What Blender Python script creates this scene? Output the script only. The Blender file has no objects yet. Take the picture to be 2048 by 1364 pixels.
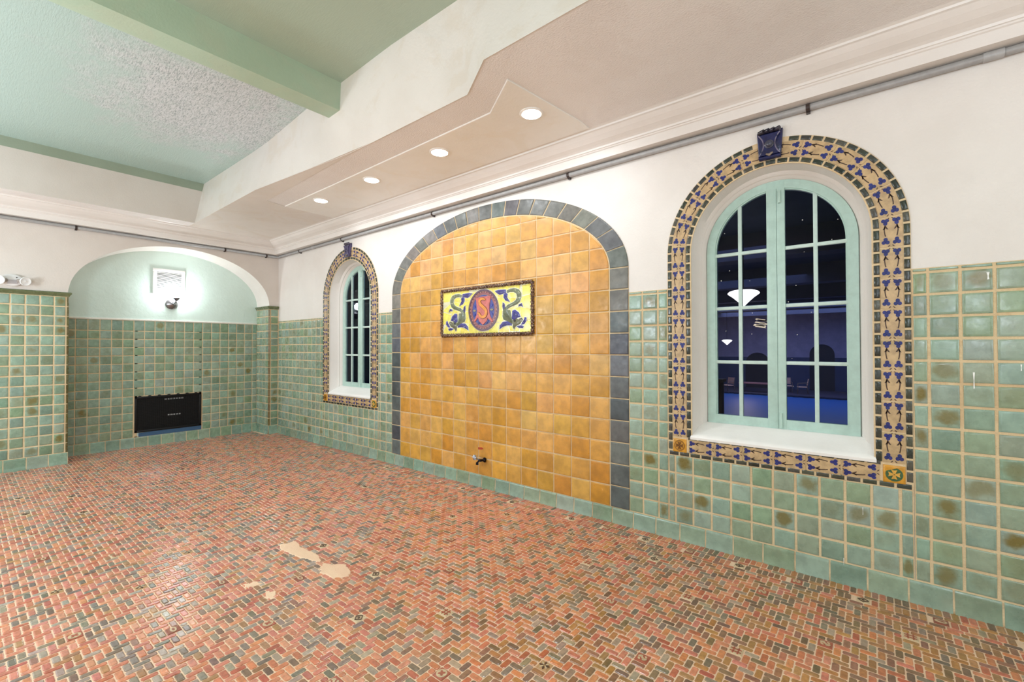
import bpy, bmesh, math, random
from mathutils import Vector, Matrix
R = random.Random(7)
SC = bpy.context.scene
COL = SC.collection
PI = math.pi

# ------------------------------------------------------------------ camera, world, lights, exposure
CAM_H, CAM_D = 1.5, 3.535
cam_data = bpy.data.cameras.new('camera')
cam_data.sensor_fit = 'HORIZONTAL'
cam_data.sensor_width = 36.0
cam_data.lens = 894.32 / 2048.0 * 36.0
cam_data.clip_start, cam_data.clip_end = 0.05, 120
cam = bpy.data.objects.new('camera', cam_data)
COL.objects.link(cam)
yaw, pitch, roll = 0.8912169, 0.01247121, -0.00211647
fw = Vector((-math.cos(yaw) * math.cos(pitch), math.sin(yaw) * math.cos(pitch), math.sin(pitch)))
rt = Vector((math.sin(yaw), math.cos(yaw), 0))
up = rt.cross(fw)
rt2 = rt * math.cos(roll) + up * math.sin(roll)
up2 = -rt * math.sin(roll) + up * math.cos(roll)
cam.matrix_world = Matrix(((rt2.x, up2.x, -fw.x, 0), (rt2.y, up2.y, -fw.y, -CAM_D), (rt2.z, up2.z, -fw.z, CAM_H), (0, 0, 0, 1)))
SC.camera = cam

world = bpy.data.worlds.new('world')
SC.world = world
world.use_nodes = True
world.node_tree.nodes['Background'].inputs[0].default_value = (0.05, 0.09, 0.2, 1)
world.node_tree.nodes['Background'].inputs[1].default_value = 0.2

SC.view_settings.view_transform = 'Standard'
SC.view_settings.look = 'None'
SC.view_settings.gamma = 1.0
SC.view_settings.use_curve_mapping = False
SC.view_settings.exposure = 0.37


def lamp(name, kind, loc, power, color, size=0.2, rot=None, size_y=None, shape='DISK'):
    d = bpy.data.lights.new(name, kind)
    d.energy = power
    d.color = color
    if kind == 'POINT':
        d.shadow_soft_size = size
    elif kind == 'AREA':
        d.shape = shape
        d.size = size
        if size_y:
            d.size_y = size_y
    o = bpy.data.objects.new(name, d)
    o.location = loc
    if rot:
        o.rotation_euler = rot
    COL.objects.link(o)
    return o


FILL_TINT = (0.76, 0.89, 1.0)
# bare fill lights added out of view, behind and beside the camera
for x, y, z, p in ((0.9, -4.8, 2.0, 70), (1.1, -4.2, 2.95, 58), (-3.4, -5.0, 2.0, 155), (2.6, -2.6, 2.2, 50), (-6.4, -5.2, 2.0, 160)):
    lamp('room_fill_light', 'POINT', (x, y, z), p, FILL_TINT, 0.4)
# the four recessed downlights over the tiled wall
DOWN = [(-5.227, -0.77), (-4.16, -0.77), (-3.085, -0.77), (-2.025, -0.785)]
for x, y in DOWN:
    lamp('downlight_light', 'AREA', (x, y, 3.279), 8, (0.86, 0.93, 1.0), 0.13)
# blue area fills added to light the dim pool hall beyond the windows
lamp('hall_fill_light', 'AREA', (-3, 24, 3.6), 380, (0.42, 0.56, 1.0), 9, None, 8, 'RECTANGLE')
lamp('hall_fill_light', 'AREA', (-6, 10, 3.6), 130, (0.38, 0.52, 1.0), 9, None, 8, 'RECTANGLE')

lamp('chair_fill_light', 'POINT', (-6.0, 25.9, 1.1), 60, (1.0, 0.72, 0.6), 0.25)  # warm fill added near the far pendant to brighten the chairs


# ------------------------------------------------------------------ helpers
def lin(c):
    out = []
    for x in c[:3]:
        x = max(0.0, min(255.0, x)) / 255.0
        out.append(x / 12.92 if x <= 0.04045 else ((x + 0.055) / 1.055) ** 2.4)
    return (out[0], out[1], out[2], 1.0)


def jit(c, a, h=0):
    d = R.uniform(-a, a)
    return (c[0] + d + R.uniform(-h, h), c[1] + d + R.uniform(-h, h), c[2] + d + R.uniform(-h, h))


def LONG(u, v, w):          # the long right-hand wall: u along it, v up, w out into the room
    return (u, -w, v)


def FAR(x0):                # walls facing +x
    return lambda u, v, w: (x0 + w, u, v)


def FLOOR(u, v, w):
    return (u, v, w)


def DOWNW(z0):              # ceilings, w hangs down
    return lambda u, v, w: (v, u, z0 - w)


class MB:
    def __init__(s):
        s.v, s.f, s.c, s.sp, s.mi, s.uv = [], [], [], [], [], []

    def add(s, verts, faces, col=(200, 200, 200), mi=0, spot=0.0, uvs=None):
        o = len(s.v)
        s.v += verts
        cl = lin(col)
        for f in faces:
            s.f.append(tuple(i + o for i in f))
            s.c.append(cl)
            s.mi.append(mi)
            s.sp.append(spot)
            s.uv.append([uvs[i] for i in f] if uvs else [(0.5, 0.5)] * len(f))

    def box(s, x0, x1, y0, y1, z0, z1, col=(200, 200, 200), mi=0):
        v = [(x0, y0, z0), (x1, y0, z0), (x1, y1, z0), (x0, y1, z0), (x0, y0, z1), (x1, y0, z1), (x1, y1, z1), (x0, y1, z1)]
        s.add(v, [(3, 2, 1, 0), (4, 5, 6, 7), (0, 1, 5, 4), (1, 2, 6, 5), (2, 3, 7, 6), (3, 0, 4, 7)], col, mi)

    def prism(s, poly, M, w0, w1, col=(200, 200, 200), mi=0, bev=0.0):
        n = len(poly)
        if area2(poly) < 0:
            poly = poly[::-1]
        v = [M(u, q, w0) for u, q in poly]
        f = []
        if bev > 0:
            v += [M(u, q, w1 - bev * 0.7) for u, q in poly] + [M(u, q, w1) for u, q in inset(poly, bev)]
            k = 3
        else:
            v += [M(u, q, w1) for u, q in poly]
            k = 2
        for r in range(k - 1):
            for i in range(n):
                j = (i + 1) % n
                f.append((r * n + i, r * n + j, (r + 1) * n + j, (r + 1) * n + i))
        f.append(tuple((k - 1) * n + i for i in range(n)))
        s.add(v, f, col, mi)

    def tile(s, poly, M, w0, h, bev, col, spot=0.0, mi=0):
        if len(poly) < 3:
            return
        a = area2(poly)
        if a < 0:
            poly = poly[::-1]
        if abs(a) < 2.5e-4:
            return
        n = len(poly)
        us = [p[0] for p in poly]
        vs = [p[1] for p in poly]
        u0, v0, du, dv = min(us), min(vs), max(us) - min(us), max(vs) - min(vs)
        if min(du, dv) < bev * 5.2:
            bev = min(du, dv) / 6.0
        dw = R.uniform(-0.0012, 0.0012)
        tu, tv = R.uniform(-0.012, 0.012), R.uniform(-0.012, 0.012)
        rings = [(0.0, w0), (0.2 * bev, w0 + 0.7 * h + dw), (bev, w0 + h + dw), (2.4 * bev, w0 + h + dw + 0.0006)]
        v, uv, f = [], [], []
        for d, w in rings:
            for (pu, pv) in (inset(poly, d) if d else poly):
                tw = (tu * (pu - u0 - du / 2) + tv * (pv - v0 - dv / 2)) if d > 0 else 0.0
                v.append(M(pu, pv, w + tw))
                uv.append(((pu - u0) / max(du, 1e-6), (pv - v0) / max(dv, 1e-6)))
        for r in range(3):
            for i in range(n):
                j = (i + 1) % n
                f.append((r * n + i, r * n + j, (r + 1) * n + j, (r + 1) * n + i))
        f.append(tuple(3 * n + i for i in range(n)))
        s.add(v, f, col, mi, spot, uv)

    def tube(s, pts, r, col=(200, 200, 200), mi=0, n=12, caps=True):
        pts = [Vector(p) for p in pts]
        v, f = [], []
        m = len(pts)
        for i, p in enumerate(pts):
            t = (pts[min(i + 1, m - 1)] - pts[max(i - 1, 0)]).normalized()
            a = Vector((0, 0, 1)) if abs(t.z) < 0.9 else Vector((1, 0, 0))
            e1 = t.cross(a).normalized()
            e2 = e1.cross(t).normalized()
            rr = r[i] if isinstance(r, (list, tuple)) else r
            for k in range(n):
                an = 2 * PI * k / n
                v.append(tuple(p + e1 * (rr * math.cos(an)) + e2 * (rr * math.sin(an))))
        for i in range(m - 1):
            for k in range(n):
                j = (k + 1) % n
                f.append((i * n + k, i * n + j, (i + 1) * n + j, (i + 1) * n + k))
        if caps:
            f.append(tuple(range(n)))
            f.append(tuple((m - 1) * n + k for k in range(n))[::-1])
        s.add(v, f, col, mi)

    def lathe(s, prof, base, ax, e1, e2, col=(200, 200, 200), mi=0, n=32):
        """prof: list of (radius, height along ax)"""
        base, ax, e1, e2 = Vector(base), Vector(ax), Vector(e1), Vector(e2)
        v, f = [], []
        m = len(prof)
        for (r, h) in prof:
            for k in range(n):
                an = 2 * PI * k / n
                v.append(tuple(base + ax * h + e1 * (r * math.cos(an)) + e2 * (r * math.sin(an))))
        for i in range(m - 1):
            for k in range(n):
                j = (k + 1) % n
                f.append((i * n + k, i * n + j, (i + 1) * n + j, (i + 1) * n + k))
        f.append(tuple(range(n))[::-1])
        f.append(tuple((m - 1) * n + k for k in range(n)))
        s.add(v, f, col, mi)

    def build(s, name, mats, parent=None, smooth=False, origin=None):
        me = bpy.data.meshes.new(name)
        vv = s.v
        if origin is not None:
            ox, oy, oz = origin
            vv = [(a - ox, b - oy, c - oz) for a, b, c in vv]
        me.from_pydata(vv, [], s.f)
        if not isinstance(mats, (list, tuple)):
            mats = [mats]
        for m in mats:
            me.materials.append(m)
        me.polygons.foreach_set('material_index', s.mi)
        a = me.attributes.new('tint', 'FLOAT_COLOR', 'FACE')
        a.data.foreach_set('color', [x for c in s.c for x in c])
        if any(s.sp):
            b = me.attributes.new('spot', 'FLOAT', 'FACE')
            b.data.foreach_set('value', s.sp)
            u = me.uv_layers.new(name='uv')
            u.data.foreach_set('uv', [x for fu in s.uv for q in fu for x in q])
        if smooth:
            me.polygons.foreach_set('use_smooth', [True] * len(s.f))
            if smooth == 'auto':
                me.set_sharp_from_angle(angle=math.radians(38))
        me.update()
        o = bpy.data.objects.new(name, me)
        if origin is not None:
            o.location = origin
        COL.objects.link(o)
        if parent is not None:
            o.parent = parent
            o.matrix_parent_inverse = parent.matrix_world.inverted() if False else Matrix.Translation(-parent.location)
        return o


def area2(p):
    return 0.5 * sum(p[i][0] * p[(i + 1) % len(p)][1] - p[(i + 1) % len(p)][0] * p[i][1] for i in range(len(p)))


def inset(p, d):
    n = len(p)
    out = []
    for i in range(n):
        a, b, c = p[i - 1], p[i], p[(i + 1) % n]
        e1 = (b[0] - a[0], b[1] - a[1])
        e2 = (c[0] - b[0], c[1] - b[1])
        l1 = math.hypot(*e1) or 1e-9
        l2 = math.hypot(*e2) or 1e-9
        n1 = (-e1[1] / l1, e1[0] / l1)
        n2 = (-e2[1] / l2, e2[0] / l2)
        k = 1 + n1[0] * n2[0] + n1[1] * n2[1]
        if k < 0.35:
            k = 0.35
        out.append((b[0] + d * (n1[0] + n2[0]) / k, b[1] + d * (n1[1] + n2[1]) / k))
    return out


def clip(poly, conv):
    """Sutherland-Hodgman: poly clipped by the convex CCW polygon conv"""
    out = poly
    m = len(conv)
    for i in range(m):
        a, b = conv[i], conv[(i + 1) % m]
        inp, out = out, []
        if not inp:
            return []
        def side(p):
            return (b[0] - a[0]) * (p[1] - a[1]) - (b[1] - a[1]) * (p[0] - a[0])
        for k in range(len(inp)):
            p, q = inp[k - 1], inp[k]
            sp, sq = side(p), side(q)
            if (sp >= 0) != (sq >= 0):
                t = sp / (sp - sq)
                out.append((p[0] + (q[0] - p[0]) * t, p[1] + (q[1] - p[1]) * t))
            if sq >= 0:
                out.append(q)
    res = []
    for p in out:
        if not res or math.hypot(p[0] - res[-1][0], p[1] - res[-1][1]) > 2e-3:
            res.append(p)
    if len(res) > 1 and math.hypot(res[0][0] - res[-1][0], res[0][1] - res[-1][1]) < 2e-3:
        res.pop()
    return res


def rect(u0, u1, v0, v1):
    return [(u0, v0), (u1, v0), (u1, v1), (u0, v1)]


def thing(name, label, cat, loc=(0, 0, 0), group=None):
    o = bpy.data.objects.new(name, None)
    o.empty_display_size = 0.1
    o.location = loc
    COL.objects.link(o)
    return tag(o, label, cat, group)


def tag(o, label, cat, group=None):
    o['label'] = label
    o['category'] = cat
    if group:
        o['group'] = group
    return o


def struct(o, label=None):
    o['kind'] = 'structure'
    if label:
        o['label'] = label
        o['category'] = label.split('|')[1] if '|' in label else 'wall'
        o['label'] = label.split('|')[0]
    return o


# ------------------------------------------------------------------ materials
def new_mat(name):
    m = bpy.data.materials.new(name)
    m.use_nodes = True
    nt = m.node_tree
    return m, nt, nt.nodes['Principled BSDF']


def node(nt, kind, **kw):
    n = nt.nodes.new(kind)
    for k, v in kw.items():
        if k == 'inp':
            for a, b in v.items():
                n.inputs[a].default_value = b
        else:
            setattr(n, k, v)
    return n


def mixc(nt, fac, a, b, mode='MIX'):
    n = node(nt, 'ShaderNodeMix', data_type='RGBA', blend_type=mode)
    for s, x in ((n.inputs[0], fac), (n.inputs[6], a), (n.inputs[7], b)):
        if hasattr(x, 'is_output'):
            nt.links.new(x, s)
        else:
            s.default_value = x
    return n.outputs[2]


def ramp(nt, src, p0, p1, v0=0.0, v1=1.0):
    n = node(nt, 'ShaderNodeMapRange', interpolation_type='SMOOTHSTEP')
    n.inputs[1].default_value, n.inputs[2].default_value = p0, p1
    n.inputs[3].default_value, n.inputs[4].default_value = v0, v1
    nt.links.new(src, n.inputs[0])
    return n.outputs[0]


def noise(nt, scale, detail=3.0, rough=0.55, mapping=None, dist=0.0):
    tc = node(nt, 'ShaderNodeTexCoord')
    src = tc.outputs['Object']
    if mapping:
        mp = node(nt, 'ShaderNodeMapping')
        mp.inputs['Scale'].default_value = mapping[0]
        mp.inputs['Rotation'].default_value = mapping[1]
        nt.links.new(src, mp.inputs[0])
        src = mp.outputs[0]
    n = node(nt, 'ShaderNodeTexNoise', inp={'Scale': scale, 'Detail': detail, 'Roughness': rough, 'Distortion': dist})
    nt.links.new(src, n.inputs['Vector'])
    return n.outputs[0]


def bump(nt, bsdf, src, strength, dist=0.01, prev=None):
    b = node(nt, 'ShaderNodeBump', inp={'Strength': strength, 'Distance': dist})
    nt.links.new(src, b.inputs['Height'])
    if prev is not None:
        nt.links.new(prev.outputs[0], b.inputs['Normal'])
    nt.links.new(b.outputs[0], bsdf.inputs['Normal'])
    return b


def plaster(name, col, rough=0.55, scale=55, strength=0.25, patch=None, amt=0.35, stretch=None, dist=0.008):
    m, nt, b = new_mat(name)
    c = lin(col)
    base = c
    n1 = noise(nt, 1.3, 4, 0.6)
    base = mixc(nt, ramp(nt, n1, 0.35, 0.7, 0.0, 1.0), lin(jit(col, 0)), lin((col[0] - 7, col[1] - 8, col[2] - 9)))
    if patch:
        n2 = noise(nt, 2.2, 5, 0.65, None, 0.8)
        f = ramp(nt, n2, 0.5, 0.62, 0.0, amt)
        base = mixc(nt, f, base, lin(patch))
    nt.links.new(base, b.inputs['Base Color'])
    b.inputs['Roughness'].default_value = rough
    n3 = noise(nt, scale, 4, 0.6, stretch, 0.4)
    bump(nt, b, n3, strength, dist)
    return m


def glazed(name, rough=0.28, dark=0.22, stain=(118, 104, 50), mottle=14.0, bstr=0.12, spots=True, streak=(150, 152, 130)):
    """tile glaze: per-tile tint, cloudy variation, a burnt spot on the tiles flagged for it"""
    m, nt, b = new_mat(name)
    at = node(nt, 'ShaderNodeAttribute', attribute_name='tint')
    n1 = noise(nt, mottle, 4, 0.6)
    c = mixc(nt, ramp(nt, n1, 0.3, 0.72, 0.0, dark), at.outputs['Color'], lin((40, 48, 40)), 'MULTIPLY')
    n4 = noise(nt, 5.0, 3, 0.6)
    c = mixc(nt, ramp(nt, n4, 0.55, 0.8, 0.0, 0.35), c, lin(streak))
    if spots:
        sp = node(nt, 'ShaderNodeAttribute', attribute_name='spot')
        uv = node(nt, 'ShaderNodeUVMap', uv_map='uv')
        off = node(nt, 'ShaderNodeVectorMath', operation='DISTANCE')
        nt.links.new(uv.outputs[0], off.inputs[0])
        off.inputs[1].default_value = (0.5, 0.56, 0)
        n2 = noise(nt, 9.0, 3, 0.6)
        ad = node(nt, 'ShaderNodeMath', operation='MULTIPLY_ADD')
        nt.links.new(n2, ad.inputs[0])
        ad.inputs[1].default_value = 0.9
        nt.links.new(off.outputs['Value'], ad.inputs[2])
        f = ramp(nt, ad.outputs[0], 0.62, 1.02, 1.0, 0.0)
        ml = node(nt, 'ShaderNodeMath', operation='MULTIPLY')
        nt.links.new(f, ml.inputs[0])
        nt.links.new(sp.outputs['Fac'], ml.inputs[1])
        c = mixc(nt, ml.outputs[0], c, lin(stain))
    nt.links.new(c, b.inputs['Base Color'])
    n3 = noise(nt, 18, 3, 0.6)
    nt.links.new(ramp(nt, n3, 0.2, 0.8, rough - 0.08, rough + 0.14), b.inputs['Roughness'])
    bump(nt, b, noise(nt, 26, 2, 0.5), bstr, 0.006)
    return m


def tinted(name, rough=0.5, metal=0.0, var=0.25, scale=30.0, bstr=0.15, coat=0.0):
    m, nt, b = new_mat(name)
    at = node(nt, 'ShaderNodeAttribute', attribute_name='tint')
    n1 = noise(nt, scale, 4, 0.6)
    c = mixc(nt, ramp(nt, n1, 0.3, 0.75, 0.0, var), at.outputs['Color'], lin((60, 50, 42)), 'MULTIPLY')
    nt.links.new(c, b.inputs['Base Color'])
    b.inputs['Roughness'].default_value = rough
    b.inputs['Metallic'].default_value = metal
    b.inputs['Coat Weight'].default_value = coat
    if bstr:
        bump(nt, b, noise(nt, scale * 3, 3, 0.6), bstr, 0.004)
    return m


def emit(name, col, strength):
    m, nt, b = new_mat(name)
    b.inputs['Base Color'].default_value = lin(col)
    b.inputs['Emission Color'].default_value = lin(col)
    b.inputs['Emission Strength'].default_value = strength
    return m


def plain(name, col, rough=0.5, metal=0.0):
    m, nt, b = new_mat(name)
    n1 = noise(nt, 25, 3, 0.6)
    c = mixc(nt, ramp(nt, n1, 0.35, 0.7), lin(col), lin((col[0] * 0.9, col[1] * 0.9, col[2] * 0.9)))
    nt.links.new(c, b.inputs['Base Color'])
    b.inputs['Roughness'].default_value = rough
    b.inputs['Metallic'].default_value = metal
    return m


M_WALL = plaster('wall_plaster', (230, 223, 216), 0.5, 60, 0.28)
M_WALLFAR = plaster('far_wall_plaster', (214, 203, 193), 0.55, 60, 0.2)
M_RECESS = plaster('recess_plaster', (203, 219, 209), 0.32, 16, 0.35, None, 0, None, 0.012)
M_SOFFIT = plaster('soffit_plaster', (240, 234, 230), 0.5, 60, 0.5, (233, 225, 220), 0.5, ((1, 1.6, 1), (0, 0, 0.5)), 0.014)
M_FACE = plaster('white_fascia_plaster', (230, 222, 214), 0.5, 40, 0.2, (216, 200, 180), 0.3)
M_PATCH = plaster('downlight_panel_plaster', (240, 236, 229), 0.45, 40, 0.25, (234, 226, 212), 0.5)
M_SILL = plaster('sill_plaster', (247, 243, 238), 0.35, 40, 0.15)
M_TRIM = plaster('cornice_plaster', (230, 223, 216), 0.36, 30, 0.2)
M_GROUT = plaster('tile_grout', (226, 200, 160), 0.85, 120, 0.5, (190, 152, 108), 0.4)
M_FGROUT = plaster('floor_grout', (240, 206, 174), 0.8, 150, 0.5, (228, 186, 156), 0.5)
M_GREEN = glazed('green_glazed_tile', 0.23)
M_YELLOW = glazed('amber_glazed_tile', 0.33, 0.3, (150, 96, 30), 9.0, 0.1, False, (222, 176, 116))
M_GRAY = glazed('slate_glazed_tile', 0.38, 0.4, (60, 60, 60), 12.0, 0.15, False, (150, 150, 146))
M_DARK = glazed('dark_border_tile', 0.2, 0.3, (40, 40, 30), 20.0, 0.12, False, (96, 100, 88))
M_BAND = tinted('painted_band_tile', 0.4, 0, 0.35, 22)
M_MOSAIC = tinted('mosaic_glaze', 0.22, 0, 0.3, 26, 0.12)
M_BRICK = tinted('floor_brick', 0.17, 0, 0.35, 45, 0.15)
M_BRICK.node_tree.nodes['Principled BSDF'].inputs['Specular IOR Level'].default_value = 0.75
M_INLAY = tinted('inlay_glaze', 0.35, 0, 0.3, 60, 0.15)
M_MINT = tinted('mint_paint', 0.38, 0, 0.12, 20, 0.12)
M_PAINT = tinted('paint', 0.4, 0, 0.1, 25, 0.06)
M_FRAME = tinted('rope_frame_glaze', 0.25, 0, 0.6, 70, 0.5)
M_COBALT = tinted('cobalt_glaze', 0.2, 0, 0.5, 22, 0.2)
M_SPRIG = tinted('sprig_paint', 0.5, 0, 0.3, 22, 0.0)
M_STEEL = tinted('steel', 0.28, 0.9, 0.2, 30, 0.05)
M_BLACK = plain('black_iron', (9, 9, 10), 0.55, 0.3)
M_CONDUIT = tinted('painted_conduit', 0.35, 0.0, 0.15, 30, 0.1)
M_GLOW = emit('lamp_glow', (255, 250, 240), 9.0)
M_GLOBE = emit('globe_glow', (242, 249, 255), 54.0)
M_SHADE = emit('pendant_glow', (255, 244, 228), 2.2)
M_HALL = tinted('hall_plaster', 0.7, 0, 0.2, 2, 0.1)
# brushed, glossy paint of the coffer ceilings
M_CEIL = None
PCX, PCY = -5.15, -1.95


def ceiling_mat():
    m, nt, b = new_mat('brushed_green_ceiling')
    n1 = noise(nt, 0.8, 4, 0.6)
    c = mixc(nt, ramp(nt, n1, 0.35, 0.7), lin((172, 186, 166)), lin((164, 177, 157)))
    tc = node(nt, 'ShaderNodeTexCoord')
    sx = node(nt, 'ShaderNodeSeparateXYZ')
    nt.links.new(tc.outputs['Object'], sx.inputs[0])
    fx = ramp(nt, sx.outputs[0], -4.2, -3.7, 1.0, 0.0)      # the far bay is a bluer, glossier coat
    c = mixc(nt, fx, c, lin((182, 205, 197)))
    # sconce's silvery reflection painted as a streaky patch on the trowelled far bay
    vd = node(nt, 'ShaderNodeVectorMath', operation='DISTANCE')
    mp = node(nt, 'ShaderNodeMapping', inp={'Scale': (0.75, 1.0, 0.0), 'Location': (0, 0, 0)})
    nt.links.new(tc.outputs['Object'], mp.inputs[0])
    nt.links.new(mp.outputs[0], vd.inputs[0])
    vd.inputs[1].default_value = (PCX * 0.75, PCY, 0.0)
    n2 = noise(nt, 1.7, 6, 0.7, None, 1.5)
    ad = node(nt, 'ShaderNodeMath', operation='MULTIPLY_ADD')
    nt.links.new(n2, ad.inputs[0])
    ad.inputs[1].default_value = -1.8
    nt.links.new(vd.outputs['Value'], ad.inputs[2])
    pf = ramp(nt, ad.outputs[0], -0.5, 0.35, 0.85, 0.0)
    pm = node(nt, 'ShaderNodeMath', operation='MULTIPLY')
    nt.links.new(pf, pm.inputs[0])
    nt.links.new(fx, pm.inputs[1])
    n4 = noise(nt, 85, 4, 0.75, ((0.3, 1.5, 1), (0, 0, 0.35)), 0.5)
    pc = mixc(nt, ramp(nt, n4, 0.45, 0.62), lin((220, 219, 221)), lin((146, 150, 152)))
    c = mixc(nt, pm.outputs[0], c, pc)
    nt.links.new(c, b.inputs['Base Color'])
    nt.links.new(ramp(nt, fx, 0.0, 1.0, 0.5, 0.27), b.inputs['Roughness'])
    n3 = noise(nt, 75, 5, 0.7, ((0.3, 1.5, 1), (0, 0, 0.35)), 0.6)
    bp = node(nt, 'ShaderNodeBump', inp={'Distance': 0.007})
    nt.links.new(ramp(nt, fx, 0.0, 1.0, 0.3, 0.75), bp.inputs['Strength'])
    nt.links.new(n3, bp.inputs['Height'])
    nt.links.new(bp.outputs[0], b.inputs['Normal'])
    return m


def glass_mat():
    m, nt, b = new_mat('window_glass')
    out = nt.nodes['Material Output']
    tr = node(nt, 'ShaderNodeBsdfTransparent', inp={'Color': (0.72, 0.8, 0.92, 1)})
    gl = node(nt, 'ShaderNodeBsdfGlossy', inp={'Roughness': 0.01, 'Color': (0.6, 0.62, 0.68, 1)})
    fr = node(nt, 'ShaderNodeFresnel', inp={'IOR': 1.28})
    mx = node(nt, 'ShaderNodeMixShader')
    nt.links.new(fr.outputs[0], mx.inputs[0])
    nt.links.new(tr.outputs[0], mx.inputs[1])
    nt.links.new(gl.outputs[0], mx.inputs[2])
    nt.links.new(mx.outputs[0], out.inputs['Surface'])
    return m


def water_mat():
    m, nt, b = new_mat('pool_water')
    b.inputs['Base Color'].default_value = lin((24, 84, 150))
    b.inputs['Roughness'].default_value = 0.5
    bump(nt, b, noise(nt, 1.4, 3, 0.5), 0.15, 0.05)
    return m


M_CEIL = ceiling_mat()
M_GLASS = glass_mat()
M_WATER = water_mat()

# ------------------------------------------------------------------ key dimensions
XF = -8.14            # face of the far wall
XB = -8.64            # back of the arched recess
XE, YE = 3.6, -7.5    # unseen ends of the room
ZS, ZC = 3.30, 3.90   # soffit and coffer heights
TOPG = 1.955          # top of the green wainscot
RC, RA, RBH, RZ = -1.40, 1.245, 0.80, 2.205   # recess arch: centre y, half width, rise, spring
WIN = [-0.543, -5.873]                       # window centres along the wall
WR, WZS, WZB = 0.544, 2.212, 0.81            # opening half width, spring height, bottom
SD = 0.19                                    # sash set back
SO = 0.721                                   # outer half width of the tile surround
SB = 0.652                                   # its bottom
NC, NZ = -3.22, 2.17                         # amber panel: centre and spring
NOA, NOB, NIA, NIB = 1.625, 0.842, 1.45, 0.683


def arc(cx, cz, a, b, t0, t1, n):
    return [(cx + a * math.cos(t0 + (t1 - t0) * i / n), cz + b * math.sin(t0 + (t1 - t0) * i / n)) for i in range(n + 1)]


# ------------------------------------------------------------------ floor: bricks in herringbone, grout, inlays
UNIT = 0.0338
FX0, FX1, FY0, FY1 = -8.72, 1.6, -5.4, 0.0
BORD = -0.222
inlays = []
for i in range(-28, 12):
    for j in range(-14, 6):
        if (i + j) % 2 == 0:
            gx, gy = -1.60 + 0.338 * i, -1.475 + 0.338 * j
            if FX0 + 0.3 < gx < FX1 and FY0 < gy < BORD - 0.06:
                inlays.append((gx, gy))
inlay_cells = {}
for gx, gy in inlays:
    cx, cy = round(gx / UNIT), round(gy / UNIT)
    for a in (0, 1):
        for c in (0, 1):
            inlay_cells[(cx + a, cy + c)] = (cx, cy)

REDS = [(208, 124, 88), (198, 110, 76), (214, 136, 98), (188, 100, 72), (206, 122, 96), (214, 130, 84)]
BROWNS = [(164, 116, 76), (136, 102, 74), (174, 122, 74), (124, 94, 74), (152, 104, 78), (186, 126, 72)]
GREYS = [(158, 134, 112), (138, 118, 98), (124, 106, 86), (170, 146, 122)]


def brick_col(x, y):
    right = max(0.0, min(1.0, (x + 1.9) / 1.7))                      # the right-hand end was laid with browner brick
    lump = 0.5 + 0.5 * math.sin(x * 2.3 + 1.3 * math.sin(y * 1.9)) * math.cos(y * 2.1 + x * 0.7)
    q = R.random()
    pr = 0.60 - 0.33 * right + 0.16 * (lump - 0.5)
    pb = 0.16 + 0.47 * right
    base = R.choice(REDS) if q < pr else (R.choice(BROWNS) if q < pr + pb else R.choice(GREYS))
    left = max(0.0, min(1.0, (-1.2 - x) / 2.5))
    base = (base[0] + 7 + 2 * left, base[1] + 8 + 8 * left, base[2] + 8 + 16 * left)   # pinker brick towards the recess
    return jit(base, 9, 5)


fl = MB()


def brick(x0, x1, y0, y1, col=None, g=0.0026):
    jx, jy = R.uniform(-0.0007, 0.0007), R.uniform(-0.0007, 0.0007)
    x0 += g + jx; x1 -= g - jx; y0 += g + jy; y1 -= g - jy
    dz = R.uniform(-0.0009, 0.0007)
    tx, ty = R.uniform(-0.03, 0.03), R.uniform(-0.03, 0.03)
    cx, cy = (x0 + x1) / 2, (y0 + y1) / 2
    v = []
    for d, k, z in ((0.0, 0.0052, -0.005), (0.0006, 0.005, -0.0014), (0.0045, 0.004, 0.0)):
        a0, a1, b0, b1 = x0 + d, x1 - d, y0 + d, y1 - d
        for px, py in ((a0 + k, b0), (a1 - k, b0), (a1, b0 + k), (a1, b1 - k), (a1 - k, b1), (a0 + k, b1), (a0, b1 - k), (a0, b0 + k)):
            zz = z + (dz + tx * (px - cx) * 0.5 + ty * (py - cy) * 0.5 if z > -0.004 else 0)
            v.append((px, py, zz))
    f = []
    for r in range(2):
        for i in range(8):
            j = (i + 1) % 8
            f.append((r * 8 + i, r * 8 + j, (r + 1) * 8 + j, (r + 1) * 8 + i))
    f.append(tuple(range(16, 24)))
    fl.add(v, f, col or brick_col(cx, cy))


ci0, ci1 = int(FX0 / UNIT) - 1, int(FX1 / UNIT) + 1
cj0, cj1 = int(FY0 / UNIT) - 1, int(math.floor(BORD / UNIT)) - 1
for i in range(ci0, ci1):
    for j in range(cj0, cj1 + 1):
        r = (i + j) % 4
        if r == 0:
            cells = ((i, j), (i + 1, j))
        elif r == 2:
            cells = ((i, j), (i, j + 1))
        else:
            continue
        # the bricks stop well outside the view
        x, y = i * UNIT, j * UNIT
        if y < -5.0:
            continue
        keep = [c for c in cells if c not in inlay_cells and c[1] <= cj1]
        if len(keep) == 2:
            brick(i * UNIT, (keep[1][0] + 1) * UNIT, j * UNIT, (keep[1][1] + 1) * UNIT)
        elif len(keep) == 1:
            a, c = keep[0]
            brick(a * UNIT, (a + 1) * UNIT, c * UNIT, (c + 1) * UNIT)
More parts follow.
